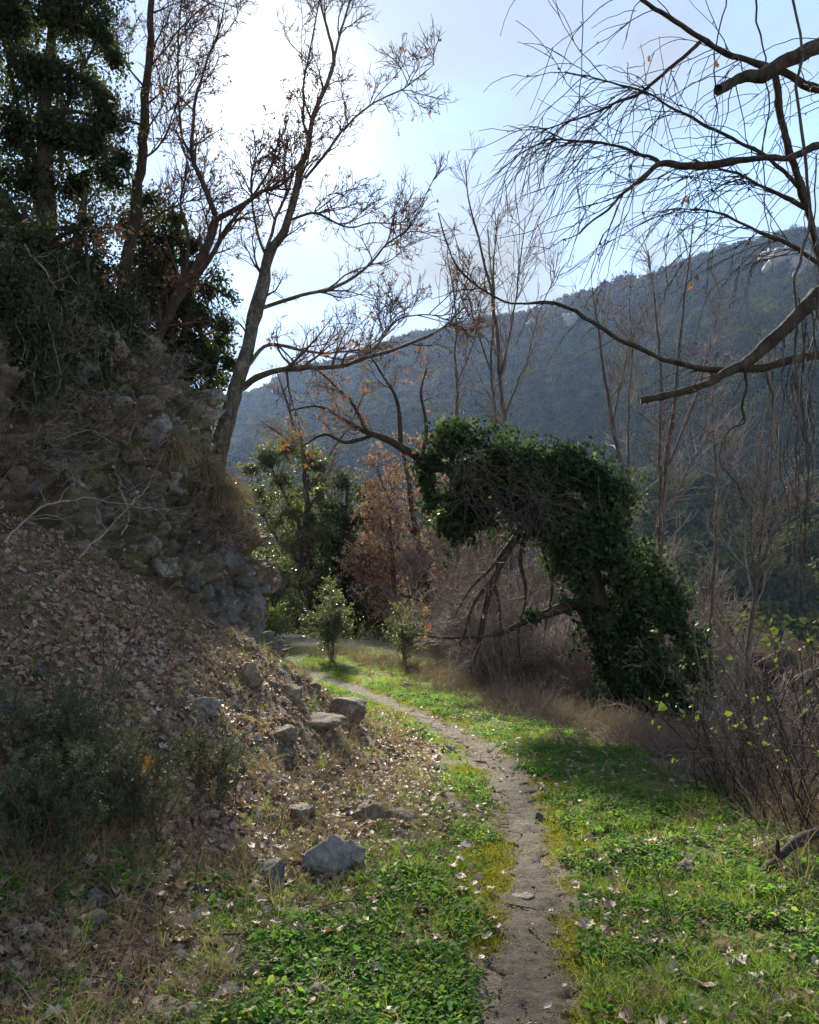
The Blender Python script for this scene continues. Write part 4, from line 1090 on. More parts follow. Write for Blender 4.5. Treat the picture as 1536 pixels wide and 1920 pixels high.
blob_tree('second russet twiggy tree, taller and further right behind the ivy arch', 'tree', 'russet_tree', (870, 1180), 30,
          [[(870, 1170, 15), (868, 1080, 12), (850, 980, 9), (845, 900, 6), (835, 840, 3)], [(868, 1080, 7), (900, 1010, 5), (930, 950, 3)], [(860, 1030, 7), (820, 960, 5), (800, 900, 3)]],
          None, 0, 0, 'oakbrown', 'twig', twk=(14, 8), ln=1.8, more=[leaves_on(.5, 3, .11, 'russet', 'dead_leaves')])
blob_tree('low russet shrub filling the gap between the two russet trees', 'shrub', 'russet_shrub', (745, 1180), 28,
          [[(750, 1185, 10), (740, 1110, 8), (735, 1030, 6), (730, 960, 3)], [(745, 1150, 6), (790, 1090, 4), (820, 1030, 3)], [(745, 1130, 6), (700, 1090, 4), (680, 1040, 3)], [(745, 1170, 6), (830, 1140, 4), (880, 1090, 3)]],
          None, 0, 0, 'oakbrown', 'twig_red', twk=(14, 8), ln=1.6, more=[leaves_on(.8, 4, .10, 'russet', 'dead_leaves')])
blob_tree('dark narrow evergreen standing behind the sunlit bush', 'tree', 'evergreen_tree', (640, 1200), 33,
          [[(640, 1180, 14), (645, 1080, 12), (650, 980, 8), (652, 900, 4)], [(645, 1080, 6), (680, 1010, 4), (690, 950, 2)], [(645, 1050, 6), (615, 980, 4), (620, 930, 2)]],
          [(640, 910, 34), (670, 930, 34), (625, 950, 34), (655, 980, 42), (690, 980, 30), (630, 1020, 42), (680, 1030, 40), (650, 1070, 46), (690, 1090, 36), (640, 1120, 44), (690, 1140, 36), (620, 1080, 34), (610, 1150, 34), (660, 1165, 36), (700, 1040, 26), (590, 1100, 30), (580, 1160, 30), (720, 1120, 26), (720, 1170, 26)], 2900, .14, 'holm', bark='bark_dark', twig='bark_dark', twk=(6, 4))
blob_tree('olive-green small tree right of the cliff nose', 'tree', 'small_tree', (540, 1190), 32,
          [[(560, 1180, 14), (565, 1080, 12), (575, 960, 10), (570, 870, 6), (560, 790, 3)], [(570, 1000, 8), (530, 920, 5), (500, 860, 3)], [(573, 960, 7), (610, 900, 5), (630, 850, 3)], [(565, 1060, 7), (520, 1010, 5), (490, 960, 3)]],
          [(500, 860, 34), (540, 840, 34), (490, 920, 34), (530, 900, 34), (580, 860, 30), (510, 970, 40), (550, 960, 36), (600, 930, 26), (500, 1040, 38), (540, 1030, 38), (580, 1010, 28), (520, 1095, 40), (565, 1090, 34), (600, 1060, 24), (540, 1140, 34), (470, 880, 24), (600, 870, 26), (590, 970, 26), (480, 1000, 26), (500, 1130, 34), (460, 950, 22), (470, 1060, 24), (610, 1000, 26), (615, 1100, 26)], 3300, .12, 'olive', twig='twig', twk=(9, 6), ln=1.1,
          more=[blob_leaves([(500, 1050, 40), (560, 1060, 40), (540, 950, 40), (600, 900, 30), (620, 890, 20)], 31.3, 24, .14, 'orange', 'orange_leaves'), blob_leaves([(545, 1090, 26), (530, 1110, 26), (575, 1080, 20)], 31, 320, .12, 'lime', 'light_leaves')])
blob_tree('dark leafy shrub closing the gap behind the olive-green tree', 'shrub', 'evergreen_shrub', (600, 1190), 36,
          [[(600, 1180, 10), (600, 1080, 8), (605, 980, 6), (600, 900, 3)], [(600, 1080, 6), (560, 1010, 4), (540, 950, 2)], [(600, 1050, 6), (640, 980, 4), (660, 920, 2)]],
          [(560, 930, 36), (600, 910, 36), (575, 990, 42), (620, 970, 40), (540, 1010, 36), (590, 1050, 46), (640, 1040, 40), (550, 1080, 42), (610, 1110, 46), (500, 1090, 40), (530, 1150, 44), (590, 1170, 44), (650, 1160, 44), (480, 1150, 36), (700, 1170, 36), (740, 1175, 30)], 3600, .12, 'holm', bark='bark_dark', twig='bark_dark', twk=(6, 4))
blob_tree('green shrub low beside the cliff nose beyond the path', 'shrub', 'evergreen_shrub', (505, 1200), 23,
          [[(505, 1190, 8), (510, 1130, 6), (515, 1060, 3)], [(508, 1150, 5), (480, 1090, 3)], [(508, 1140, 5), (545, 1090, 3)]],
          [(500, 1050, 30), (535, 1070, 30), (480, 1090, 28), (515, 1110, 34), (550, 1130, 30), (490, 1150, 30), (530, 1165, 30)], 2600, .09, 'bush', twig='twig', twk=(6, 4))
blob_tree('thin tree with few dry leaves in front of the mountain beside the oak', 'tree', 'small_tree', (590, 1190), 35,
          [[(585, 1180, 13), (575, 1050, 11), (580, 930, 9), (560, 830, 6), (540, 760, 4), (520, 700, 2)], [(580, 930, 7), (620, 850, 5), (660, 790, 4), (690, 720, 2)], [(570, 870, 6), (530, 820, 4), (490, 790, 2)]],
          None, 0, 0, 'oakbrown', 'twig', twk=(13, 7), ln=1.4, more=[leaves_on(.14, 2, .10, 'olive', 'leaves')])
# sunlit bush, its neighbour and the dark one at the cliff foot
def bush(label, u, v, wpx, hpx, d, dens, size, mat, name='bush', nst=16, proto=LEAF4, tw='twig', ground=True):
    b = W(u, v, d)
    if ground: b[2] = gz(b[:1], b[1:2])[0]
    k = d / FPX; h_ = hpx * k; r_ = wpx * k * .5
    t = thing(name, b, label, 'shrub')
    dirs = np.stack([rng.normal(0, r_ / h_ * .55, nst), rng.normal(0, r_ / h_ * .55, nst), np.full(nst, 1.0)], 1)
    s, r = growN(np.repeat(b[None], nst, 0) + rng.normal(0, .03, (nst, 3)), dirs, h_ * rng.uniform(.55, 1.0, nst), 8, .10, (0, 0, .2), .010, .003)
    lv = branchy([(s, r)], [(6, .15, 1, .7, h_ * .35, .18, UP * .3, 4, .004, .2), (4, .2, 1, .7, h_ * .16, .2, UP * .2, 3, .0028, 0)])
    tb = Tubes().add(s, r, 5); [tb.add(p, q, 3) for l in lv for p, q in l]
    put('stems', tb.mesh('stems', M[tw], b), t, kind='stuff')
    ps = np.concatenate([p.reshape(-1, 3) for p, q in lv[-1]]); ps = ps[rng.integers(0, len(ps), dens)] + rng.normal(0, .02, (dens, 3))
    put('leaves', leaf_mesh('leaves', ps, size, M[mat], proto, -.1, origin=b), t, kind='stuff')
    return t
bush('rounded glossy bush glittering in the sun beyond the path bend', 622, 1245, 125, 135, 18.5, 5200, .055, 'bush')
bush('narrow upright bush right of the rounded glossy bush', 757, 1240, 85, 115, 18.0, 2600, .05, 'olive')
bush('low dark needly bush at the foot of the cliff nose', 545, 1300, 95, 80, 11.9, 5000, .06, 'needle', proto=NEEDLE, nst=30)
bush('small leafy bush under the ivy tree branch', 960, 1280, 120, 140, 14.5, 2600, .04, 'olive')
bush('light green bush in the shade of the far trees', 500, 1215, 90, 90, 20.5, 1800, .07, 'lime')

# --- slim bare saplings along the verge and below it
def sapling(label, stems, d, k=(13, 5), ln=1.2, group='bare saplings on the valley side', twig='twig', name='bare_sapling', foot=None, fluff=False):
    st = [(p_, r_ * .72) for p_, r_ in (limb(s, d, 22) for s in stems)]
    p0 = st[0][0][0].copy(); b = p0.copy(); b[2] = min(gz(b[:1], b[1:2])[0] - .1, p0[2] - .05)
    st[0] = (np.vstack([b, st[0][0]]), np.r_[st[0][1][0] * 1.1, st[0][1]])
    more = [leaves_on(.05, 1, .06, 'white', 'seed_fluff', level=1)] if fluff else []
    return tree(name, label, 'tree', b, st[0], st[1:], [(k[0], .15, 1, .6, ln, .12, UP * .4, 6, .010, .15), (k[1], .15, 1, .65, ln * .5, .14, UP * .25, 5, .007, .1), (2, .2, 1, .6, ln * .25, .14, UP * .15, 3, .0055, 0)],
                'bark_grey', twig, more, group, sides=6, gnarl=.06)
sapling('tall bare sapling rising above the middle of the ivy arch', [[(958, 1000, 13), (952, 850, 12), (935, 720, 10), (928, 600, 8), (905, 470, 6), (880, 380, 4), (872, 300, 2)], [(935, 720, 6), (960, 600, 5), (975, 500, 4), (985, 410, 2)], [(928, 610, 6), (925, 500, 4), (935, 400, 2)], [(945, 780, 6), (985, 680, 4), (1010, 590, 3), (1050, 500, 2)]], 17, fluff=True)
sapling('thin bare sapling just left of the tall one above the ivy', [[(925, 980, 10), (928, 830, 9), (922, 700, 7), (925, 560, 5), (915, 430, 3)], [(922, 700, 5), (890, 600, 4), (870, 520, 2)]], 18.5, fluff=True)
sapling('bare sapling left of the ivy arch top with thin straight stem', [[(858, 1000, 9), (857, 830, 8), (856, 700, 6), (850, 560, 4), (838, 470, 2)], [(856, 720, 5), (890, 640, 3), (905, 560, 2)]], 20, fluff=True)
sapling('leaning bare sapling right of the ivy arch', [[(1190, 1100, 13), (1178, 960, 12), (1160, 840, 10), (1135, 720, 8), (1122, 620, 6), (1110, 540, 3)], [(1150, 790, 5), (1170, 690, 4), (1200, 600, 2)], [(1178, 950, 6), (1180, 800, 5), (1185, 660, 4), (1180, 560, 2)]], 16.5)
sapling('forked bare sapling with two parallel stems beside the leaning one', [[(1230, 1130, 18), (1238, 1010, 16), (1248, 900, 14), (1262, 780, 11), (1278, 640, 8), (1290, 500, 5), (1300, 420, 3)], [(1240, 1010, 10), (1238, 850, 9), (1240, 700, 7), (1228, 580, 5), (1215, 470, 3)], [(1255, 870, 8), (1300, 760, 6), (1330, 660, 4), (1350, 570, 2)], [(1248, 980, 6), (1290, 880, 4), (1340, 800, 2)]], 15)
sapling('bare sapling at the far right in front of the wooded slope', [[(1400, 1240, 13), (1415, 1120, 12), (1435, 1010, 10), (1440, 900, 8), (1450, 760, 5), (1440, 640, 3)], [(1420, 1090, 8), (1450, 1000, 6), (1480, 920, 4)], [(1418, 1110, 7), (1410, 980, 5), (1420, 880, 3)]], 12)
sapling('slender bare sapling between the fork and the frame edge', [[(1330, 1200, 10), (1340, 1060, 9), (1345, 920, 7), (1335, 780, 5), (1345, 660, 3)], [(1342, 1000, 5), (1370, 900, 4), (1380, 820, 2)]], 19)
k = 0
for (u, d, h_) in [(820, 30, 5.5), (880, 26, 5.5), (905, 33, 7), (980, 28, 6), (1010, 24, 5.0), (1035, 31, 7), (1065, 22, 5.2), (1095, 27, 6.5), (1130, 24, 6), (1165, 29, 7.5), (1205, 22, 6), (1225, 32, 8), (1255, 25, 7), (1290, 21, 6), (1315, 28, 8), (1360, 20, 5.5), (1395, 25, 6), (1450, 18, 5), (1500, 22, 6), (790, 27, 5), (760, 32, 6), (720, 33, 6.5), (690, 36, 7.5), (840, 24, 5), (870, 36, 7.5), (945, 23, 5.5), (1000, 35, 8), (1050, 26, 6.5), (1080, 33, 8), (1115, 21, 5.5), (1145, 33, 8.5), (1185, 25, 7), (1240, 20, 6), (1275, 30, 8.5), (1300, 25, 7.5), (1340, 23, 7), (1425, 22, 6)]:
    x = (u - CU) / FPX * d; b = np.array([x, d, float(gz(np.array([x]), np.array([d]))[0]) - .1])
    P = growN(b[None], np.array([[rng.normal(0, .08), rng.normal(0, .08), 1]]), h_, 12, .04, (0, 0, .1), .026, .006)
    tr_ = (P[0][0], P[1][0])
    s, dd_, r, tt2 = spawn(P[0], P[1], 5, .25, .8, .35, .1, .2)
    q = growN(s, dd_, h_ * .5 * (1.1 - tt2), 9, .06, UP * .4, .013, .004)
    tree('bare_sapling', ('thin bare sapling in the far thicket left of the ivy arch' if u < 850 else 'thin bare sapling in the grey thicket behind the ivy arch' if u < 1110 else 'thin bare sapling in the grey thicket round the forked sapling' if u < 1330 else 'thin bare sapling in the thicket near the frame edge'), 'tree', b, tr_, [(q[0][i], q[1][i]) for i in range(5)],
         [(9, .1, 1, .65, 1.3, .13, UP * .35, 4, .012, .1), (7, .15, 1, .65, .6, .14, UP * .2, 3, .009, 0)], 'bark_grey', 'twig', None, 'saplings of the grey thicket', sides=5, gnarl=0)
    k += 1
# leafless undergrowth on the drop: bushes of thin stems, copies of three
src = []
for kk in range(3):
    n = 26
    s, r = growN(rng.normal(0, .10, (n, 3)) * [1, 1, 0], np.stack([rng.normal(0, .38, n), rng.normal(0, .38, n), np.full(n, 1.0)], 1), rng.uniform(.9, 2.0, n), 8, .09, (0, 0, -.25), .009, .005)
    lv = branchy([(s, r)], [(6, .2, 1, .6, .55, .15, (0, 0, .1), 5, .006, 0), (4, .2, 1, .6, .28, .15, (0, 0, .1), 3, .005, 0)])
    a = Tubes().add(s, r, 4).mesh('stems', M['twig']); tb = Tubes(); [tb.add(p, q, 3) for l in lv for p, q in l]
    src.append((a, tb.mesh('twigs', M['twig'])))
spots = []
while len(spots) < 70:
    u, d = rng.uniform(760, 1700), rng.uniform(8.5, 24)
    x = (u - CU) / FPX * d
    s_, yy_ = lateral(np.array([x]), np.array([d]))
    if s_[0] > np.interp(yy_[0], [5, 9, 12, 15], [2.6, 2.4, 2.1, 2.4]) and s_[0] < 9 and not (1000 < u < 1330 and d < 13.6) and not (850 < u < 1000 and d < 12.5): spots.append((x, d))
spots += [((u - CU) / FPX * d, d) for u, d in ((905, 15.0), (960, 15.4), (1010, 14.9), (1060, 15.3), (985, 16.5), (1040, 16.8), (870, 16.5), (930, 17.0))]
for k, (x, d) in enumerate(spots):
    b = (x, d, float(gz(np.array([x]), np.array([d]))[0]) - .03)
    t = thing('bare_shrub', b, ('leafless grey shrub near the ivy tree foot on the drop' if d < 15 and x < 4.2 else 'leafless grey shrub behind the bramble thicket on the drop' if d < 15 else 'leafless grey shrub far down the slope under the saplings' if x > 3 else 'leafless grey shrub beyond the bend behind the ivy tree'), 'shrub', 'leafless shrubs on the slope')
    a, c_ = src[k % 3]
    put('stems', a, t, kind='stuff'); put('twigs', c_, t, kind='stuff')
    t.rotation_euler = (0, 0, rng.uniform(0, 6.28)); sc_ = rng.uniform(.7, 1.25); t.scale = (sc_, sc_, sc_ * rng.uniform(.8, 1.2))

# scrub of thin dead stems rooted on the cliff
sc_lab = ['bare scrub on the cliff brow beneath the crooked tree', 'bare scrub spilling over the brow above the craggy outcrop', 'bare scrub on the cliff face beside the pale bent root', 'bare scrub in the middle of the cliff above the fallen branch', 'bare scrub at the left edge of the cliff face', 'bare scrub on the cliff nose below the dry tussocks', 'bare scrub above the tall grey rock face', 'bare scrub hanging from the ivy on the brow', 'bare scrub low on the cliff beside the blue-grey rock', 'bare scrub at the foot of the cliff by the leaf slope', 'bare scrub at the very top of the cliff nose', 'bare scrub under the evergreen thicket']
scr = []
for kk in range(2):
    n = 30
    s, r = growN(rng.normal(0, .12, (n, 3)), np.stack([rng.normal(0, .7, n), rng.normal(-.6, .5, n), rng.normal(.5, .5, n)], 1), rng.uniform(.5, 1.3, n), 8, .14, (0, 0, -.5), .006, .003)
    lv = branchy([(s, r)], [(5, .2, 1, .7, .4, .18, (0, 0, -.1), 5, .004, 0), (3, .2, 1, .7, .2, .18, (0, 0, 0), 3, .003, 0)])
    a = Tubes().add(s, r, 4).mesh('stems', M['bark_grey']); tb = Tubes(); [tb.add(p, q, 3) for l in lv for p, q in l]
    scr.append((a, tb.mesh('twigs', M['twig'])))
for k, (u, v) in enumerate([(300, 700), (250, 730), (170, 800), (220, 930), (40, 850), (410, 940), (400, 1010), (120, 660)]):
    p = on_cliff(u, v)
    t = thing('bare_scrub', p, sc_lab[k], 'scrub', 'bare scrub on the cliff')
    put('stems', scr[k % 2][0], t, kind='stuff'); put('twigs', scr[k % 2][1], t, kind='stuff')
    t.rotation_euler = (0, 0, rng.normal(.3, .4)); q = rng.uniform(.55, .85); t.scale = (q, q, q)
# --- tree reaching in from the right edge, close to the viewer
D = 3.3
root_x = 2.75
b = np.array([root_x, 3.6, 0]); b[2] = gz(b[:1], b[1:2])[0] - .1
trk = (catmull([b, [2.7, 3.6, 1.2], [2.62, 3.55, 2.4], [2.7, 3.5, 3.6], [2.8, 3.5, 5.0]], 30), np.linspace(.13, .06, 30))
lb = [limb(x, D, 26, dd) for x, dd in [
    ([(1960, -60, 44), (1700, 30, 36), (1536, 78, 31), (1440, 132, 27), (1395, 146, 24), (1348, 168, 20)], [3.5, 3.35, 3.2, 3.1, 3.05, 3.0]),
    ([(1980, 300, 26), (1700, 230, 19), (1536, 172, 14), (1420, 112, 12), (1320, 72, 10), (1230, 20, 9), (1175, -20, 7), (1080, -90, 4)], [3.5, 3.4, 3.3, 3.2, 3.15, 3.1, 3.0, 3.0]),
    ([(1448, 128, 14), (1462, 200, 13), (1480, 290, 14), (1500, 360, 15), (1512, 400, 13), (1530, 470, 9), (1545, 560, 6)], None),
    ([(1960, 220, 24), (1700, 240, 18), (1536, 272, 14), (1450, 298, 13), (1350, 310, 12), (1290, 308, 12), (1238, 304, 11), (1190, 340, 8), (1140, 388, 5), (1085, 440, 3)], [3.5, 3.4, 3.3, 3.2, 3.2, 3.2, 3.2, 3.15, 3.1, 3.1]),
    ([(1315, 74, 8), (1275, 112, 7), (1210, 170, 6), (1150, 198, 5), (1065, 228, 3), (1018, 243, 2)], None),
    ([(1970, 420, 50), (1700, 470, 42), (1600, 515, 38), (1536, 560, 33), (1480, 620, 27), (1420, 668, 22), (1380, 690, 18), (1300, 725, 15), (1198, 749, 12)], [3.5, 3.35, 3.25, 3.2, 3.15, 3.1, 3.05, 3.0, 3.0]),
    ([(1700, 640, 22), (1536, 668, 16), (1440, 690, 14), (1380, 692, 13), (1300, 675, 11), (1200, 640, 9), (1120, 600, 8), (1040, 566, 6), (960, 566, 5), (900, 540, 4), (850, 490, 3), (822, 398, 2)], [3.4, 3.3, 3.2, 3.15, 3.1, 3.1, 3.1, 3.1, 3.1, 3.1, 3.1, 3.1]),
    ([(1500, 352, 9), (1440, 300, 7), (1350, 250, 6), (1260, 200, 5), (1180, 165, 4), (1060, 135, 2)], None),
    ([(1238, 306, 8), (1210, 290, 6), (1130, 270, 5), (1060, 262, 4), (1020, 262, 3)], None),
    ([(1512, 392, 9), (1440, 355, 7), (1370, 325, 5), (1300, 300, 3)], None),
    ([(1600, 560, 10), (1500, 470, 8), (1420, 440, 6), (1340, 400, 4), (1270, 390, 2)], None),
    ([(1365, 690, 7), (1340, 715, 5), (1330, 690, 4), (1290, 700, 3)], None),
]]
tw = Tubes()
def drooping(limbs_, k, t0, t1, ln, r0, ang=.8, left=-.5, down=-.9, segs=9, wan=.18):
    r_ = []
    for p, q in limbs_:
        s, d, rr_, t_ = spawn(p[None], q[None], k, t0, t1, ang, .3, -.3)
        d = d + np.array([left, 0, 0])
        r_.append(growN(s, d, ln * rng.uniform(.35, 1.15, len(s)), segs, wan, (0, 0, down), r0, r0 * .5))
    return r_
sel = [lb[i] for i in (1, 3, 4, 7, 8, 9, 10)]
a1 = drooping(sel, 24, .2, 1, .55, .0023)
a2 = []
for p, q in a1:
    s, d, rr_, t_ = spawn(p, q, 2, .2, .95, .5, .2, -.2)
    a2.append(growN(s, d, .28 * rng.uniform(.4, 1.2, len(s)), 5, .14, (0, 0, -.4), .0017, .0010))
a3 = drooping([lb[6], lb[5]], 10, .3, .95, .28, .0022, .7, 0, -.8)
a4 = drooping([lb[2], lb[0]], 8, .1, .9, .5, .0024, .9, -.3, -1.2)
for l in (a1, a2, a3, a4):
    for p, q in l: tw.add(p, q, 4)
nearT = thing('overhanging_tree', b, 'dark bare tree reaching in from the frame edge with drooping twigs', 'tree')
put('trunk', Tubes().add(trk[0], trk[1], 10).mesh('trunk', M['bark_dark'], b, .12), nearT)
for p, q in lb:
    put('branch', Tubes().add(catmull(p, 60) + np.stack([fbm(catmull(p, 60) * 11 + z * 9, 3, 830 + z) for z in range(3)], 1) * .006, np.interp(np.linspace(0, 1, 60), np.linspace(0, 1, len(q)), q) * (1 + .22 * np.maximum(0, fbm(catmull(p, 60) * 26, 2, 840))), 9).mesh('branch', M['bark_dark'], b, .22), nearT)
put('twigs', tw.mesh('twigs', M['bark_dark'], b), nearT, kind='stuff')
kn = np.concatenate([p[:, 3] for p, q in a1] + [p[:, 5] for p, q in a1]); kn = kn[rng.random(len(kn)) < .5]
put('buds', leaf_mesh('buds', kn, .016, M['twig_red'], LEAF4, .2, origin=b), nearT, kind='stuff')
ends = np.concatenate([p[:, -1] for p, q in a1 + a3])
for (u, v, s_) in [(1285, 425, .06), (1312, 70, .045), (1278, 575, .045), (1210, 20, .04), (1325, 3, .04)]:
    q = ends[np.linalg.norm(ends - W(u, v, 3.1), axis=1).argmin()]
    put('dead_leaf', leaf_mesh('dead_leaf', q + rng.normal(0, .008, (3, 3)), s_ * .8, M['oakbrown'], LEAF4, 2.0, origin=b), nearT)
# vines hanging down from it
vines = [[(1488, -20, 9), (1500, 160, 10), (1507, 330, 11), (1512, 420, 9), (1497, 560, 9), (1492, 760, 8), (1490, 900, 6), (1500, 1040, 4)],
         [(1530, 560, 6), (1522, 700, 6), (1505, 830, 5), (1520, 920, 5), (1525, 1060, 3)],
         [(1470, 640, 5), (1462, 760, 5), (1455, 860, 4), (1478, 960, 4), (1490, 1080, 3)],
         [(1440, 690, 5), (1445, 800, 4), (1438, 900, 3), (1460, 1000, 2)],
         [(1398, 692, 10), (1392, 740, 9), (1394, 785, 9), (1372, 800, 6), (1358, 825, 5), (1356, 860, 4), (1375, 905, 4), (1400, 960, 3)],
         [(1510, 640, 5), (1480, 780, 4), (1470, 870, 4), (1500, 980, 3), (1508, 1100, 2)],
         [(1535, 300, 5), (1530, 480, 5), (1528, 620, 5), (1515, 760, 4), (1530, 880, 3)],
         [(1370, -120, 6), (1355, 0, 5), (1340, 120, 5), (1345, 200, 4), (1330, 330, 2)],
         [(1085, -60, 3), (1092, 60, 3), (1078, 200, 3), (1065, 300, 2), (1020, 420, 2), (1005, 470, 2)],
         [(1415, -120, 7), (1425, 60, 6), (1440, 180, 5), (1430, 330, 4), (1445, 470, 3)]]
vines += [[(1500 + 8 * q, 560 + 20 * q, 4), (1508 - 9 * q, 720, 4), (1490 + 7 * q, 860, 3), (1512 - 6 * q, 1000 + 25 * q, 3), (1500, 1110, 2)] for q in range(5)]
for k, x in enumerate(vines):
    p, q = limb(x, 3.05 + .05 * (k % 4), 30); q = q * .62; p = p + np.stack([fbm(p * 7 + z * 9, 3, 810 + z + k) for z in range(3)], 1) * .018
    put('vine', Tubes().add(p, q, 6).mesh('vine', M['bark_grey'] if k < 7 and k != 4 else M['bark_dark'], b, .1), nearT)
lv = branchy([limb(x, 3.1, 30) for x in vines[1:7]], [(7, .1, 1, .4, .28, .14, (0, 0, -1.0), 6, .0016, -.3)])
tb = Tubes(); [tb.add(p, q, 3) for l in lv for p, q in l]
put('vine_twigs', tb.mesh('vine_twigs', M['bark_grey'], b), nearT, kind='stuff')
# ------------------------------------------------------------------ ground cover
def blade_tuft(name, n, ln, mat, w=.004, spread=.45, droop=-.8, base=.02, seg=4):
    """a tuft of flat blades"""
    s = rng.normal(0, base, (n, 3)) * [1, 1, 0]
    pts, _ = growN(s, np.stack([rng.normal(0, spread, n), rng.normal(0, spread, n), np.full(n, 1.0)], 1), ln * rng.uniform(.45, 1.1, n), seg, .06, (0, 0, droop), .001, .001)
    side = norm(np.cross(pts[:, 1] - pts[:, 0], rng.normal(0, 1, (n, 3))))
    wd = w * np.linspace(1, .12, seg + 1)[None, :, None] * rng.uniform(.6, 1.3, (n, 1, 1))
    V = np.stack([pts - side[:, None] * wd * .5, pts + side[:, None] * wd * .5], 2).reshape(-1, 3)
    f = np.array([[2 * i, 2 * i + 1, 2 * i + 3, 2 * i + 2] for i in range(seg)])
    F = (f[None] + (np.arange(n) * 2 * (seg + 1))[:, None, None]).reshape(-1, 4)
    return mk_mesh(name, V, F, True, None, mat)

def rosette(name, n, r, mat, leaf=.03, h=.04):
    """low herb: small rounded leaves on short stalks"""
    a = rng.uniform(0, 6.28, n); q = r * np.sqrt(rng.random(n))
    c = np.stack([np.cos(a) * q, np.sin(a) * q, h * rng.uniform(.3, 1.2, n)], 1)
    k = 6
    th = np.arange(k) / k * 6.283
    nrm = norm(np.stack([rng.normal(0, .45, n), rng.normal(0, .45, n), np.ones(n)], 1))
    x = norm(np.cross(nrm, rng.normal(0, 1, (n, 3)))); y = np.cross(nrm, x)
    s = leaf * .5 * rng.uniform(.6, 1.3, n)
    V = c[:, None] + s[:, None, None] * (x[:, None] * np.cos(th)[None, :, None] * 1.25 + y[:, None] * np.sin(th)[None, :, None] * .85)
    V = V + nrm[:, None] * (s[:, None, None] * .25 * np.abs(np.sin(th))[None, :, None])
    F = np.array([[0, 1, 2, 3], [0, 3, 4, 5]])
    F = (F[None] + (np.arange(n) * k)[:, None, None]).reshape(-1, 4)
    return mk_mesh(name, V.reshape(-1, 3), F, True, None, mat)

def fallen_leaf_mesh(name, mat, lobed=True, curl=.35, seed=0):
    """dead leaf about 1 long: outline with lobes, folded along the midrib and curled"""
    r = np.random.default_rng(seed)
    if lobed:
        half = [(0.0, .0), (.10, .10), (.34, .16), (.26, .30), (.46, .46), (.28, .52), (.34, .74), (.14, .72), (0, 1.0)]
    else:
        half = [(0.0, .0), (.14, .12), (.25, .32), (.27, .52), (.20, .74), (.09, .90), (0, 1.0)]
    half = np.array(half) * r.uniform(.88, 1.12, (len(half), 1)); n = len(half)
    mid = np.stack([np.zeros(n), np.linspace(0, half[-1, 1], n)], 1)
    P = np.vstack([mid, half * [1, 1], half * [-1, 1]])
    x, y = P[:, 0], P[:, 1] - .5
    z = np.abs(x) * r.uniform(.1, .6) + curl * r.uniform(-.3, 1.0) * y * y * 1.2 + curl * r.normal(0, .5) * x * y + .05 * np.sin(9 * y + 3 * x + seed) + .06 * r.normal(0, 1, len(x)) * (np.abs(x) > .1)
    V = np.stack([x, y, z + .05], 1)
    F = []
    for i in range(n - 1):
        F.append([i, n + i, n + i + 1, i + 1]); F.append([i, i + 1, 2 * n + i + 1, 2 * n + i])
    return mk_mesh(name, V, np.array(F), True, None, mat)

def candidates(n, x0, x1, y0, y1, near=True):
    """random ground spots, denser near the viewer"""
    if near:
        y = y0 * (y1 / y0) ** rng.random(n)
    else:
        y = rng.uniform(y0, y1, n)
    x = rng.uniform(0, 1, n) * (x1 - x0) + x0
    return x, y
def in_view(x, y, mrg=80):
    u = CU + FPX * x / np.maximum(y, .1)
    return (u > -mrg - 250) & (u < 1536 + mrg + 250)
def under_cliff(x, y):
    """outside the cliff's foot"""
    xc = np.interp(y, cs[:, 1][:339], cs[:, 0][:339])
    return x > xc - .3

grass_p = [blade_tuft('grass_tuft', 16, l, M['grass'], .0045, s, -.9) for l, s in ((.07, .5), (.10, .45), (.13, .5), (.06, .7))]
tall_p = [blade_tuft('tall_grass_tuft', 22, l, M['grass'], .005, s, -1.1) for l, s in ((.17, .4), (.21, .45))]
straw_p = [blade_tuft('dry_tuft', 16, l, M['straw'], .0042, s, -1.4, .03) for l, s in ((.14, .6), (.22, .5), (.30, .5))]
weed_p = [blade_tuft('weed_tuft', 22, l, M['weed'], .010, s, -1.1, .06, 5) for l, s in ((.35, .5), (.5, .45), (.6, .5))]
clover_p = [rosette('herb', n, r, M['clover'], l, h) for n, r, l, h in ((26, .09, .024, .05), (20, .09, .032, .06), (16, .10, .040, .07), (34, .11, .018, .04))]
moss_p = [blade_tuft('moss_tuft', 40, .016, M['moss'], .004, .8, -.2, .03, 2) for _ in range(2)]
leaf_p = [fallen_leaf_mesh('litter_leaf', M['litter'], k < 5, .5, 900 + k) for k in range(8)]

def lay(name, protos, x, y, smin, smax, label, cat, tilt=.12, lift=0.0, flat=True, spow=1.0):
    z = gz(x, y) + lift
    n_ = gnormal(x, y) if flat else np.tile(np.array([0, 0, 1.0]), (len(x), 1))
    E = euler_on(n_, rng.uniform(0, 6.283, len(x)), np.full(len(x), tilt))
    S = smin + (smax - smin) * rng.random(len(x)) ** spow
    scatter(name, protos, np.stack([x, y, z], 1), E, S, label, cat)

def pick(n, x0, x1, y0, y1, fn, near=True):
    x, y = candidates(n, x0, x1, y0, y1, near)
    k = in_view(x, y) & under_cliff(x, y)
    x, y = x[k], y[k]
    g, l, mo_, s = masks(x, y)
    p = fn(x, y, g, l, mo_, s)
    k = rng.random(len(x)) < p
    return x[k], y[k]

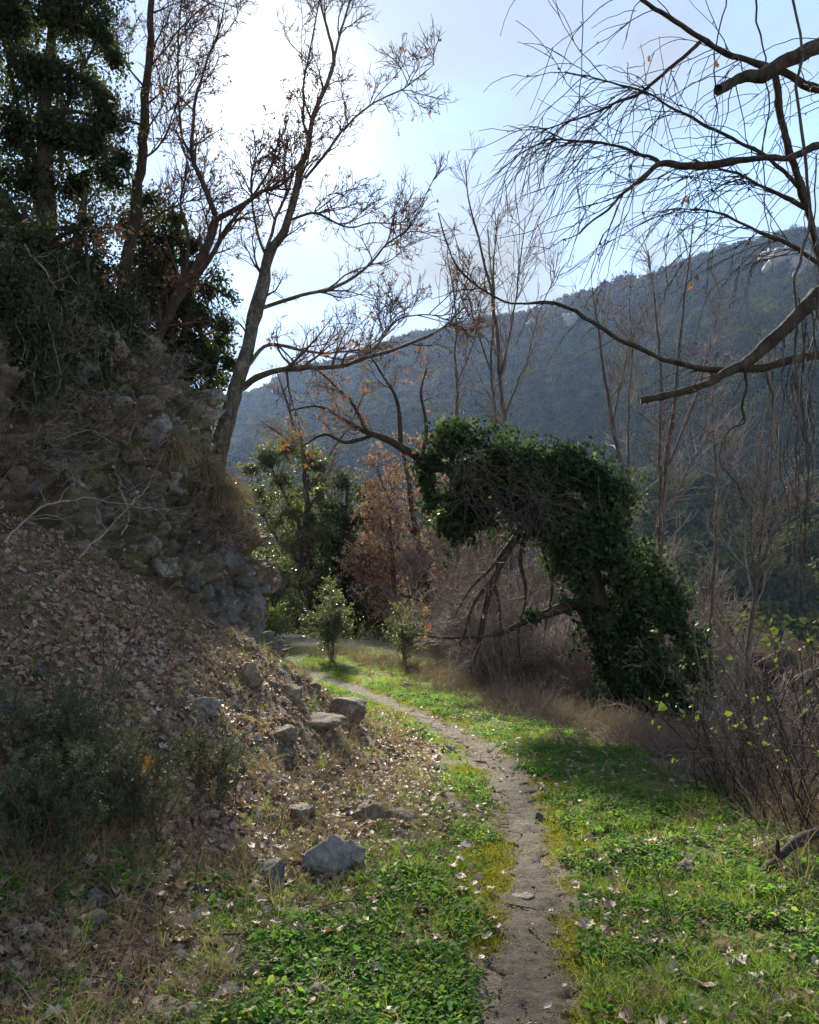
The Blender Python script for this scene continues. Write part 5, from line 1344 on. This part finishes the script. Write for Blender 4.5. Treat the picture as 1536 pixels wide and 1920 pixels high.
patch = lambda x, y, sc, sd, lo=-.1, hi=.4: sstep(lo, hi, fbm2(x, y, sc, 3, sd))
x, y = pick(100000, -3.0, 4.2, 1.9, 22, lambda x, y, g, l, m_, s: np.clip(g + .6 * l * (y < 4.8) * (x < 0) * patch(x, y, .5, 604, -.15, .4) + .35 * (l < .5) * (x < .3) * (g < .5) * (np.abs(s) > .3), 0, 1) * (.08 + .92 * patch(x, y, .45, 601, -.25, .3)) * (np.abs(s) + .07 * fbm2(x, y, .25, 3, 606) > .135))
lay('grass', grass_p, x, y, .45, 1.0, 'short green grass on both verges of the path', 'grass', .15, flat=False)
x, y = pick(3600, -3.6, 3.6, 2.0, 14, lambda x, y, g, l, m_, s: np.clip(np.clip(g - .2, 0, 1) * patch(x, y, .4, 611, .1, .5) * (np.abs(s) > .38) + .22 * l * (x < 0), 0, 1))
lay('tall_grass', tall_p, x, y, .4, .9, 'longer tufts of green grass in the verges', 'grass', .15, flat=False)
x, y = pick(80000, -2.6, 4.0, 1.9, 15, lambda x, y, g, l, m_, s: np.clip(g * 1.1 + .40 * l * (y < 4.6), 0, 1) * (.10 + .9 * patch(x, y, .5, 621, -.2, .3)) * (np.abs(s) + .08 * fbm2(x, y, .3, 3, 607) > .20))
lay('herbs', clover_p, x, y, .28, .72, 'low leafy green herbs carpeting the verges', 'herbs', .2, flat=True)
x, y = pick(44000, -1.2, 2.2, 1.9, 16, lambda x, y, g, l, m_, s: np.clip(m_ * 1.3 + .25 * (np.abs(s) < .3) * (np.abs(s) > .1) * patch(x, y, .2, 608, .0, .4), 0, 1) * (y < 16))
lay('moss', moss_p, x, y, .7, 1.6, 'yellow-green moss along the path edges', 'moss', .2)
x, y = pick(140000, -5.5, 3.6, 1.9, 13, lambda x, y, g, l, m_, s: np.clip(l * (.18 + .82 * patch(x, y, .45, 631, -.25, .35)) * (.25 + .75 * patch(x, y, 1.1, 633, -.45, .15)) + (.05 + .4 * (x < .3) * (1 - g) * (y > 4)) * (np.abs(s) > .3), 0, 1))
lay('leaf_litter', leaf_p, x, y, .022, .085, 'dead brown leaves strewn thickly over the bank', 'leaf litter', .6, .014, True, 1.6)
x, y = pick(14000, -5, 3.6, 2.0, 12, lambda x, y, g, l, m_, s: np.clip(.5 * l * patch(x, y, .6, 641, .0, .4) + .3 * l * (y < 5.5) * (x < -.4) + .5 * l * (y < 4.8) + .25 * (x < .2) * (g < .6) * (np.abs(s) > .35) + .10 * g, 0, 1))
lay('dry_grass', straw_p, x, y, .5, 1.1, 'tufts of dry straw-coloured grass on the bank', 'dry grass', .2, flat=False)
x, y = pick(30000, -3.5, 8, 2.4, 22, lambda x, y, g, l, m_, s: np.clip((s > 0) * np.exp(-((s - np.interp(y, [0, 5, 8, 11, 14, 18], [2.5, 2.5, 2.3, 1.75, 1.6, 2.4])) / .55) ** 2) * (.3 + .7 * patch(x, y, .6, 651, -.3, .3)), 0, 1))
lay('dead_weeds', weed_p, x, y, .4, 1.0, 'pinkish dead weeds fringing the drop beside the verge', 'weeds', .25, flat=False)
# yellowing grass out in the sun past the bend
x, y = pick(26000, -9, 5, 11, 26, lambda x, y, g, l, m_, s: np.clip(.35 + .5 * patch(x, y, .8, 661), 0, 1) * (np.abs(s) > .25) * (s < 6), False)
lay('sunlit_grass', grass_p + straw_p[:1], x, y, .7, 1.3, 'yellowish sunlit grass beyond the path bend', 'grass', .2, flat=False)
# grit on the path
grit = [rock_mesh('pebble', (1, .8, .5), 80 + k, M[('rock', 'rock_brown')[k % 2]], 2, 9, .05) for k in range(4)]
n = 5200
i = rng.integers(100, len(pc) - 60, n); o_ = rng.normal(0, .11, n)
x, y = pc[i, 0] + pn[i, 0] * o_, pc[i, 1] + pn[i, 1] * o_
k = (y > 1.8); x, y = x[k], y[k]
lay('gravel', grit, x, y, .004, .022, 'fine grit and pebbles on the trodden path', 'gravel', .3, .012, True, 3.0)
# litter blown over the path and verge edges
x, y = pick(4200, -.8, 3.2, 1.9, 12, lambda x, y, g, l, m_, s: (.25 + .75 * patch(x, y, .5, 671, .0, .4)) * np.where(np.abs(s) < .22, .4, 1.0))
lay('scattered_leaves', leaf_p, x, y, .03, .075, 'single dead leaves scattered over grass and path', 'leaf litter', .4, .03, True, 1.3)
# small dead twigs mixed into the litter
def twig_mesh(seed):
    s_, r_ = growN(np.zeros((3, 3)) + rng.normal(0, .03, (3, 3)) * [1, 1, 0], rng.normal(0, 1, (3, 3)) * [1, 1, .12], np.array([.3, .2, .14]), 6, .18, (0, 0, 0), .0032, .0015)
    return Tubes().add(s_ + [0, 0, .012], r_, 4).mesh('litter_twig', M['bark_grey'])
x, y = pick(9000, -5, 3.2, 1.9, 12, lambda x, y, g, l, m_, s: np.clip(.28 * l + .02, 0, 1))
lay('litter_twigs', [twig_mesh(k) for k in range(4)], x, y, .4, 1.3, 'small dead twigs lying among the fallen leaves', 'twigs', .15, .015)
# green and straw tufts on the cliff face
cj = [(i, j) for i, j in zip(rng.integers(45, 342, 1900), rng.integers(60, 183, 1900))]
cq = np.array([CP[i, j] for i, j in cj]); ck = (fbm(cq * 1.1, 3, 671) > .02) & (cq[:, 2] > gz(cq[:, 0], cq[:, 1]) - .05)
cq = cq[ck]; n = len(cq)
E = euler_on(np.tile([.35, -.5, .8], (n, 1)), rng.uniform(0, 6.28, n), np.full(n, .35))
scatter('cliff_grass', straw_p[:2] + tall_p, cq, E, rng.uniform(.5, 1.3, n), 'grass tufts clinging to the cliff', 'grass')
cj = [(i, j) for i, j in zip(rng.integers(45, 342, 2600), rng.integers(60, 183, 2600))]
cq = np.array([CP[i, j] for i, j in cj]); n = len(cq)
scatter('cliff_litter', leaf_p, cq + [.02, -.03, .02], euler_on(np.tile([.3, -.4, .8], (n, 1)), rng.uniform(0, 6.28, n), np.full(n, .5)), rng.uniform(.03, .085, n), 'dead leaves caught on the cliff ledges', 'leaf litter')

# ------------------------------------------------------------------ fallen leaves one can pick out
big = [fallen_leaf_mesh('fallen_leaf', M['litter'], k < 6, .5, 950 + k) for k in range(8)]
x, y = pick(1600, -2.6, 2.6, 1.9, 7.0, lambda x, y, g, l, m_, s: np.clip(l + .12 * g, 0, 1))
u_ = CU + FPX * x / y
ok = np.nonzero((u_ > 0) & (u_ < 1536))[0]
ok = ok[np.argsort(y[ok])][:290]
zz_ = gz(x[ok], y[ok]); E = euler_on(gnormal(x[ok], y[ok]), rng.uniform(0, 6.28, len(ok)), np.full(len(ok), .35))
for q, i in enumerate(ok):
    o = put('fallen_leaf', big[q % 8], None, ('dry brown leaf in the herbs right of the path' if x[i] > .5 else 'dry brown leaf on the green verge left of the path' if x[i] > -.35 else 'dry brown leaf on the ground at the bottom left' if y[i] < 3.2 else 'dry brown leaf on the bank round the slate stone' if x[i] > -1.2 else 'dry brown leaf on the bank among the heath shrubs'), 'leaf', 'fallen leaves on the near ground', None, (x[i], y[i], zz_[q] + .03))
    s_ = rng.uniform(.05, .10); o.scale = (s_, s_, s_); o.rotation_euler = E[q]
g_ = fallen_leaf_mesh('fallen_leaf', M['gold'], True, .5, 990)
p = Wg(284, 1474)
o = put('fallen_leaf', g_, None, 'golden orange leaf caught on the dark heath shrub', 'leaf', None, None, p + np.array([0, -.15, .16]))
o.scale = (.14, .14, .14); o.rotation_euler = (R(65), R(20), R(30))

# ------------------------------------------------------------------ foreground shrubs, stems, wood
def heath(label, u, v, wpx, hpx, n=34, dens=9000):
    p = Wg(u, v); k = p[1] / FPX; h_, r_ = hpx * k, wpx * k * .5
    t = thing('heath_shrub', p, label, 'shrub')
    st = p + rng.normal(0, r_ * .35, (n, 3)) * [1, .7, 0]; st[:, 2] = gz(st[:, 0], st[:, 1])
    s, r = growN(st, np.stack([rng.normal(0, .4, n), rng.normal(0, .4, n), np.ones(n)], 1), h_ * rng.uniform(.5, 1.1, n), 7, .1, (0, 0, .1), .004, .0015)
    lv = branchy([(s, r)], [(6, .2, 1, .6, h_ * .3, .14, UP * .5, 4, .0018, .1), (2, .2, 1, .6, h_ * .14, .14, UP * .4, 3, .0012, .1)])
    tb = Tubes().add(s, r, 4); [tb.add(a, b_, 3) for l in lv for a, b_ in l]
    put('stems', tb.mesh('stems', M['twig_red'], p), t, kind='stuff')
    ps = np.concatenate([a.reshape(-1, 3) for l in lv for a, b_ in l]); ps = ps[rng.integers(0, len(ps), dens)] + rng.normal(0, .006, (dens, 3))
    put('needles', leaf_mesh('needles', ps, .022, M['needle'], (NEEDLE[0] * [2.2, 1, 1], NEEDLE[1]), -.5, origin=p), t, kind='stuff')
heath('dark heath shrub at the left edge, lowest of the four on the bank', 40, 1600, 260, 190, 46, 15000)
heath('tall dark heath shrub in the left corner of the bank under the slope', 120, 1475, 230, 190, 46, 14000)
heath('dark heath shrub in the middle of the near bank', 245, 1540, 190, 160, 36, 11000)
heath('small grey-green heath shrub nearest the stones', 408, 1500, 120, 130, 24, 6000)

def stem(name, label, u, v, pxs, w, dd=0.0, mat='twig_red', kids=5, ln=.25, cat='stem', group=None, lift=0.0, trop=(0, 0, .2), r2=.0012):
    p = Wg(u, v); P = [p] + [W(a, b_, p[1] + dd * (i + 1)) for i, (a, b_) in enumerate(pxs)]
    pts = catmull(np.array(P), 22); rad = np.linspace(w, w * .4, 22)
    t = thing(name, p, label, cat, group)
    put('stem', Tubes().add(pts, rad, 5).mesh('stem', M[mat], p, .05), t)
    if kids:
        lv = branchy([(pts, rad)], [(kids, .25, 1, .6, ln, .1, trop, 5, r2, .1), (2, .2, 1, .6, ln * .5, .1, trop, 3, r2 * .7, 0)])
        tb = Tubes(); [tb.add(a, b_, 3) for l in lv for a, b_ in l]
        put('twigs', tb.mesh('twigs', M[mat], p), t, kind='stuff')
    return t, pts
stem('leafless_sprout', 'tall thin dark stem rising in front of the leaf slope', 205, 1310, [(225, 1240), (255, 1180), (290, 1120), (325, 1040), (335, 985)], .006, kids=9, ln=.35)
stem('leafless_sprout', 'thin dark stem forking left of the tall one', 190, 1320, [(195, 1240), (185, 1150), (140, 1060), (90, 1010)], .005, kids=8, ln=.35)
stem('leafless_sprout', 'reddish thin stem on the leaf slope below the rock face', 300, 1290, [(320, 1230), (345, 1180), (380, 1140)], .004, kids=8, ln=.3)
stem('leafless_sprout', 'dark thin sprout between the path and the herbs', 1255, 1745, [(1245, 1690), (1234, 1640), (1222, 1600)], .0035, kids=4, ln=.08)
stem('leafless_sprout', 'short dark sprout beside the thin one in the herbs', 1262, 1750, [(1256, 1720), (1250, 1690)], .003, kids=0)
stem('leafless_sprout', 'arching dark stem across the near bank below the shrubs', 690, 1700, [(640, 1690), (560, 1720), (440, 1790), (330, 1830)], .004, dd=-.12, kids=8, ln=.3)
stem('leafless_sprout', 'upright dark twig left of the slate stone', 365, 1700, [(370, 1620), (385, 1560), (400, 1500)], .0035, kids=6, ln=.2)
stem('leafless_sprout', 'upright dark twig in front of the golden leaf', 300, 1720, [(335, 1640), (380, 1560), (395, 1530)], .0035, kids=6, ln=.2)
stem('leafless_sprout', 'low dark bramble runner at the bottom left corner', 60, 1840, [(160, 1790), (260, 1770), (350, 1800), (420, 1860)], .003, dd=-.03, kids=6, ln=.2)
stem('leafless_sprout', 'thin twig stretched over the path edge at the bend', 740, 1385, [(770, 1375), (800, 1362), (822, 1345)], .006, kids=2, ln=.15)
# young dark twigs on the near bank, all alike
for k in range(26):
    u, v = rng.uniform(0, 560), rng.uniform(1420, 1880)
    stem('leafless_sprout', ('thin dead stalk among the heath shrubs' if v < 1620 else 'thin dead stalk in the grass below the heath shrubs'), u, v, [(u + rng.normal(0, 25), v - 50), (u + rng.normal(10, 45), v - rng.uniform(90, 150))], .0025, kids=4, ln=.12, group='dead stalks on the near bank', r2=.001)

# bramble thicket at the right edge
p = Wg(1500, 1570)
t = thing('bramble', p, 'bramble thicket with yellow-green leaves at the right edge', 'shrub')
n = 120
st = p + np.stack([rng.uniform(-.30, 1.1, n), rng.uniform(-.35, 1.2, n), np.zeros(n)], 1); st[:, 2] = gz(st[:, 0], st[:, 1])
s, r = growN(st, np.stack([rng.normal(-.05, .28, n), rng.normal(-.05, .28, n), np.ones(n)], 1), rng.uniform(.6, 1.7, n), 10, .10, (0, 0, -.25), .0055, .002)
for i in range(0, n, 4):
    put('cane', Tubes().add(s[i], r[i], 5).mesh('cane', M['bark_dark'], p), t)
rest = np.array([i for i in range(n) if i % 4])
lv = branchy([(s, r)], [(5, .25, 1, .7, .35, .15, (0, 0, -.1), 5, .0024, 0), (3, .2, 1, .7, .16, .15, (0, 0, 0), 3, .0016, 0)])
tb = Tubes().add(s[rest], r[rest], 4); [tb.add(a, b_, 3) for l in lv for a, b_ in l]
put('twigs', tb.mesh('twigs', M['bark_dark'], p), t, kind='stuff')
ps = np.concatenate([a[:, -1] for l in lv for a, b_ in l]); ps = ps[rng.random(len(ps)) < np.clip((ps[:, 2] - p[2]) * .10, .01, .12)]
ps = np.repeat(ps, 2, 0) + rng.normal(0, .015, (len(ps) * 2, 3))
put('leaves', leaf_mesh('leaves', ps, .030, M['lime'], LEAF_IVY, .3, origin=p), t, kind='stuff')
# leafy runner reaching out of it
for (u0, v0, pts_px, lab) in [(1536, 1400, [(1480, 1395), (1400, 1370), (1340, 1355), (1255, 1335)], 'thin leafy bramble runner reaching towards the ivy trunk'),
                              (1536, 1225, [(1480, 1200), (1420, 1180), (1370, 1165), (1310, 1180)], 'upper leafy bramble runner in front of the valley')]:
    P = np.array([W(1600, v0 + 10, 4.9)] + [W(a, b_, 4.8) for a, b_ in pts_px]); pts = catmull(P, 26)
    t = thing('bramble_runner', P[0], lab, 'bramble')
    put('stem', Tubes().add(pts, np.linspace(.004, .0015, 26), 5).mesh('stem', M['twig_red'], P[0]), t)
    for q in range(16):
        pos = pts[rng.integers(4, 26)] + rng.normal(0, .03, 3)
        put('leaf', leaf_mesh('leaf', pos[None], .045, M['lime'], LEAF_IVY, .3, origin=P[0]), t)
# dark fallen log at the right edge
p = Wg(1445, 1645)
P = np.array([W(1428, 1650, p[1] - .1), W(1460, 1625, p[1]), W(1510, 1585, p[1] + .15), W(1600, 1540, p[1] + .4)]); P[:, 2] = gz(P[:, 0], P[:, 1]) + np.array([.03, .09, .16, .2])
t = thing('log', P[0], 'dark broken log lying under the bramble thicket', 'log')
put('stem', Tubes().add(catmull(P, 24), np.linspace(.02, .038, 24), 10).mesh('stem', M['bark_dark'], P[0], .25), t)
put('knot', Tubes().add(catmull([P[1], P[1] + [-.02, -.05, .12]], 6), np.linspace(.018, .008, 6), 6).mesh('knot', M['bark_dark'], P[0], .1), t)
# sticks on the ground
for (u, v, ln, an, lab) in [(930, 1890, .5, .5, 'thin stick lying across the path at the bottom'), (880, 1795, .35, 1.9, 'curved stick on the moss at the left path edge'), (1380, 1850, .6, .1, 'stick among herbs in the right corner'), (1180, 1770, .4, .4, 'stick in the herbs right of the path'), (620, 1480, .5, 2.4, 'stick on the bank toe above the stones'), (480, 1760, .5, .3, 'stick on the grass below the slate stone')]:
    p = Wg(u, v); d_ = np.array([math.cos(an), math.sin(an), 0]) * ln
    P = np.array([p - d_ * .5, p + rng.normal(0, .02, 3), p + d_ * .5]); P[:, 2] = gz(P[:, 0], P[:, 1]) + .012
    put('stick', Tubes().add(catmull(P, 12), np.linspace(.006, .003, 12), 5).mesh('stick', M['bark_grey'], p, .1), None, lab, 'stick', 'sticks on the ground', None, p)

# ------------------------------------------------------------------ air
import bmesh
bm = bmesh.new(); bmesh.ops.create_cube(bm, size=1.0)
me = bpy.data.meshes.new('haze'); bm.to_mesh(me); bm.free()
hm = bpy.data.materials.new('haze'); hm.use_nodes = True; hm.node_tree.nodes.clear()
ho = hm.node_tree.nodes.new('ShaderNodeOutputMaterial'); hv = hm.node_tree.nodes.new('ShaderNodeVolumePrincipled')
hv.inputs['Color'].default_value = (0.42, 0.60, 1.0, 1); hv.inputs['Density'].default_value = 0.00011; hv.inputs['Anisotropy'].default_value = 0.35
hm.node_tree.links.new(hv.outputs[0], ho.inputs['Volume'])
me.materials.append(hm)
ztop = max(float(MZ.max()) + 12, 40)
o = put('haze', me, None, 'pale blue haze filling the valley air', 'haze', None, 'stuff', (0, 520, (ztop - 16) / 2))
xmax = max(float(np.abs(MX).max()), 760) + 30; ymax = max(float(MY.max()), 960)
o.scale = (2 * xmax, 2 * (ymax - 520 + 40), ztop + 16)
if 520 - (ymax - 520 + 40) > -45:
    o.location.y = (ymax + 40 - 60) / 2; o.scale.y = ymax + 40 + 60
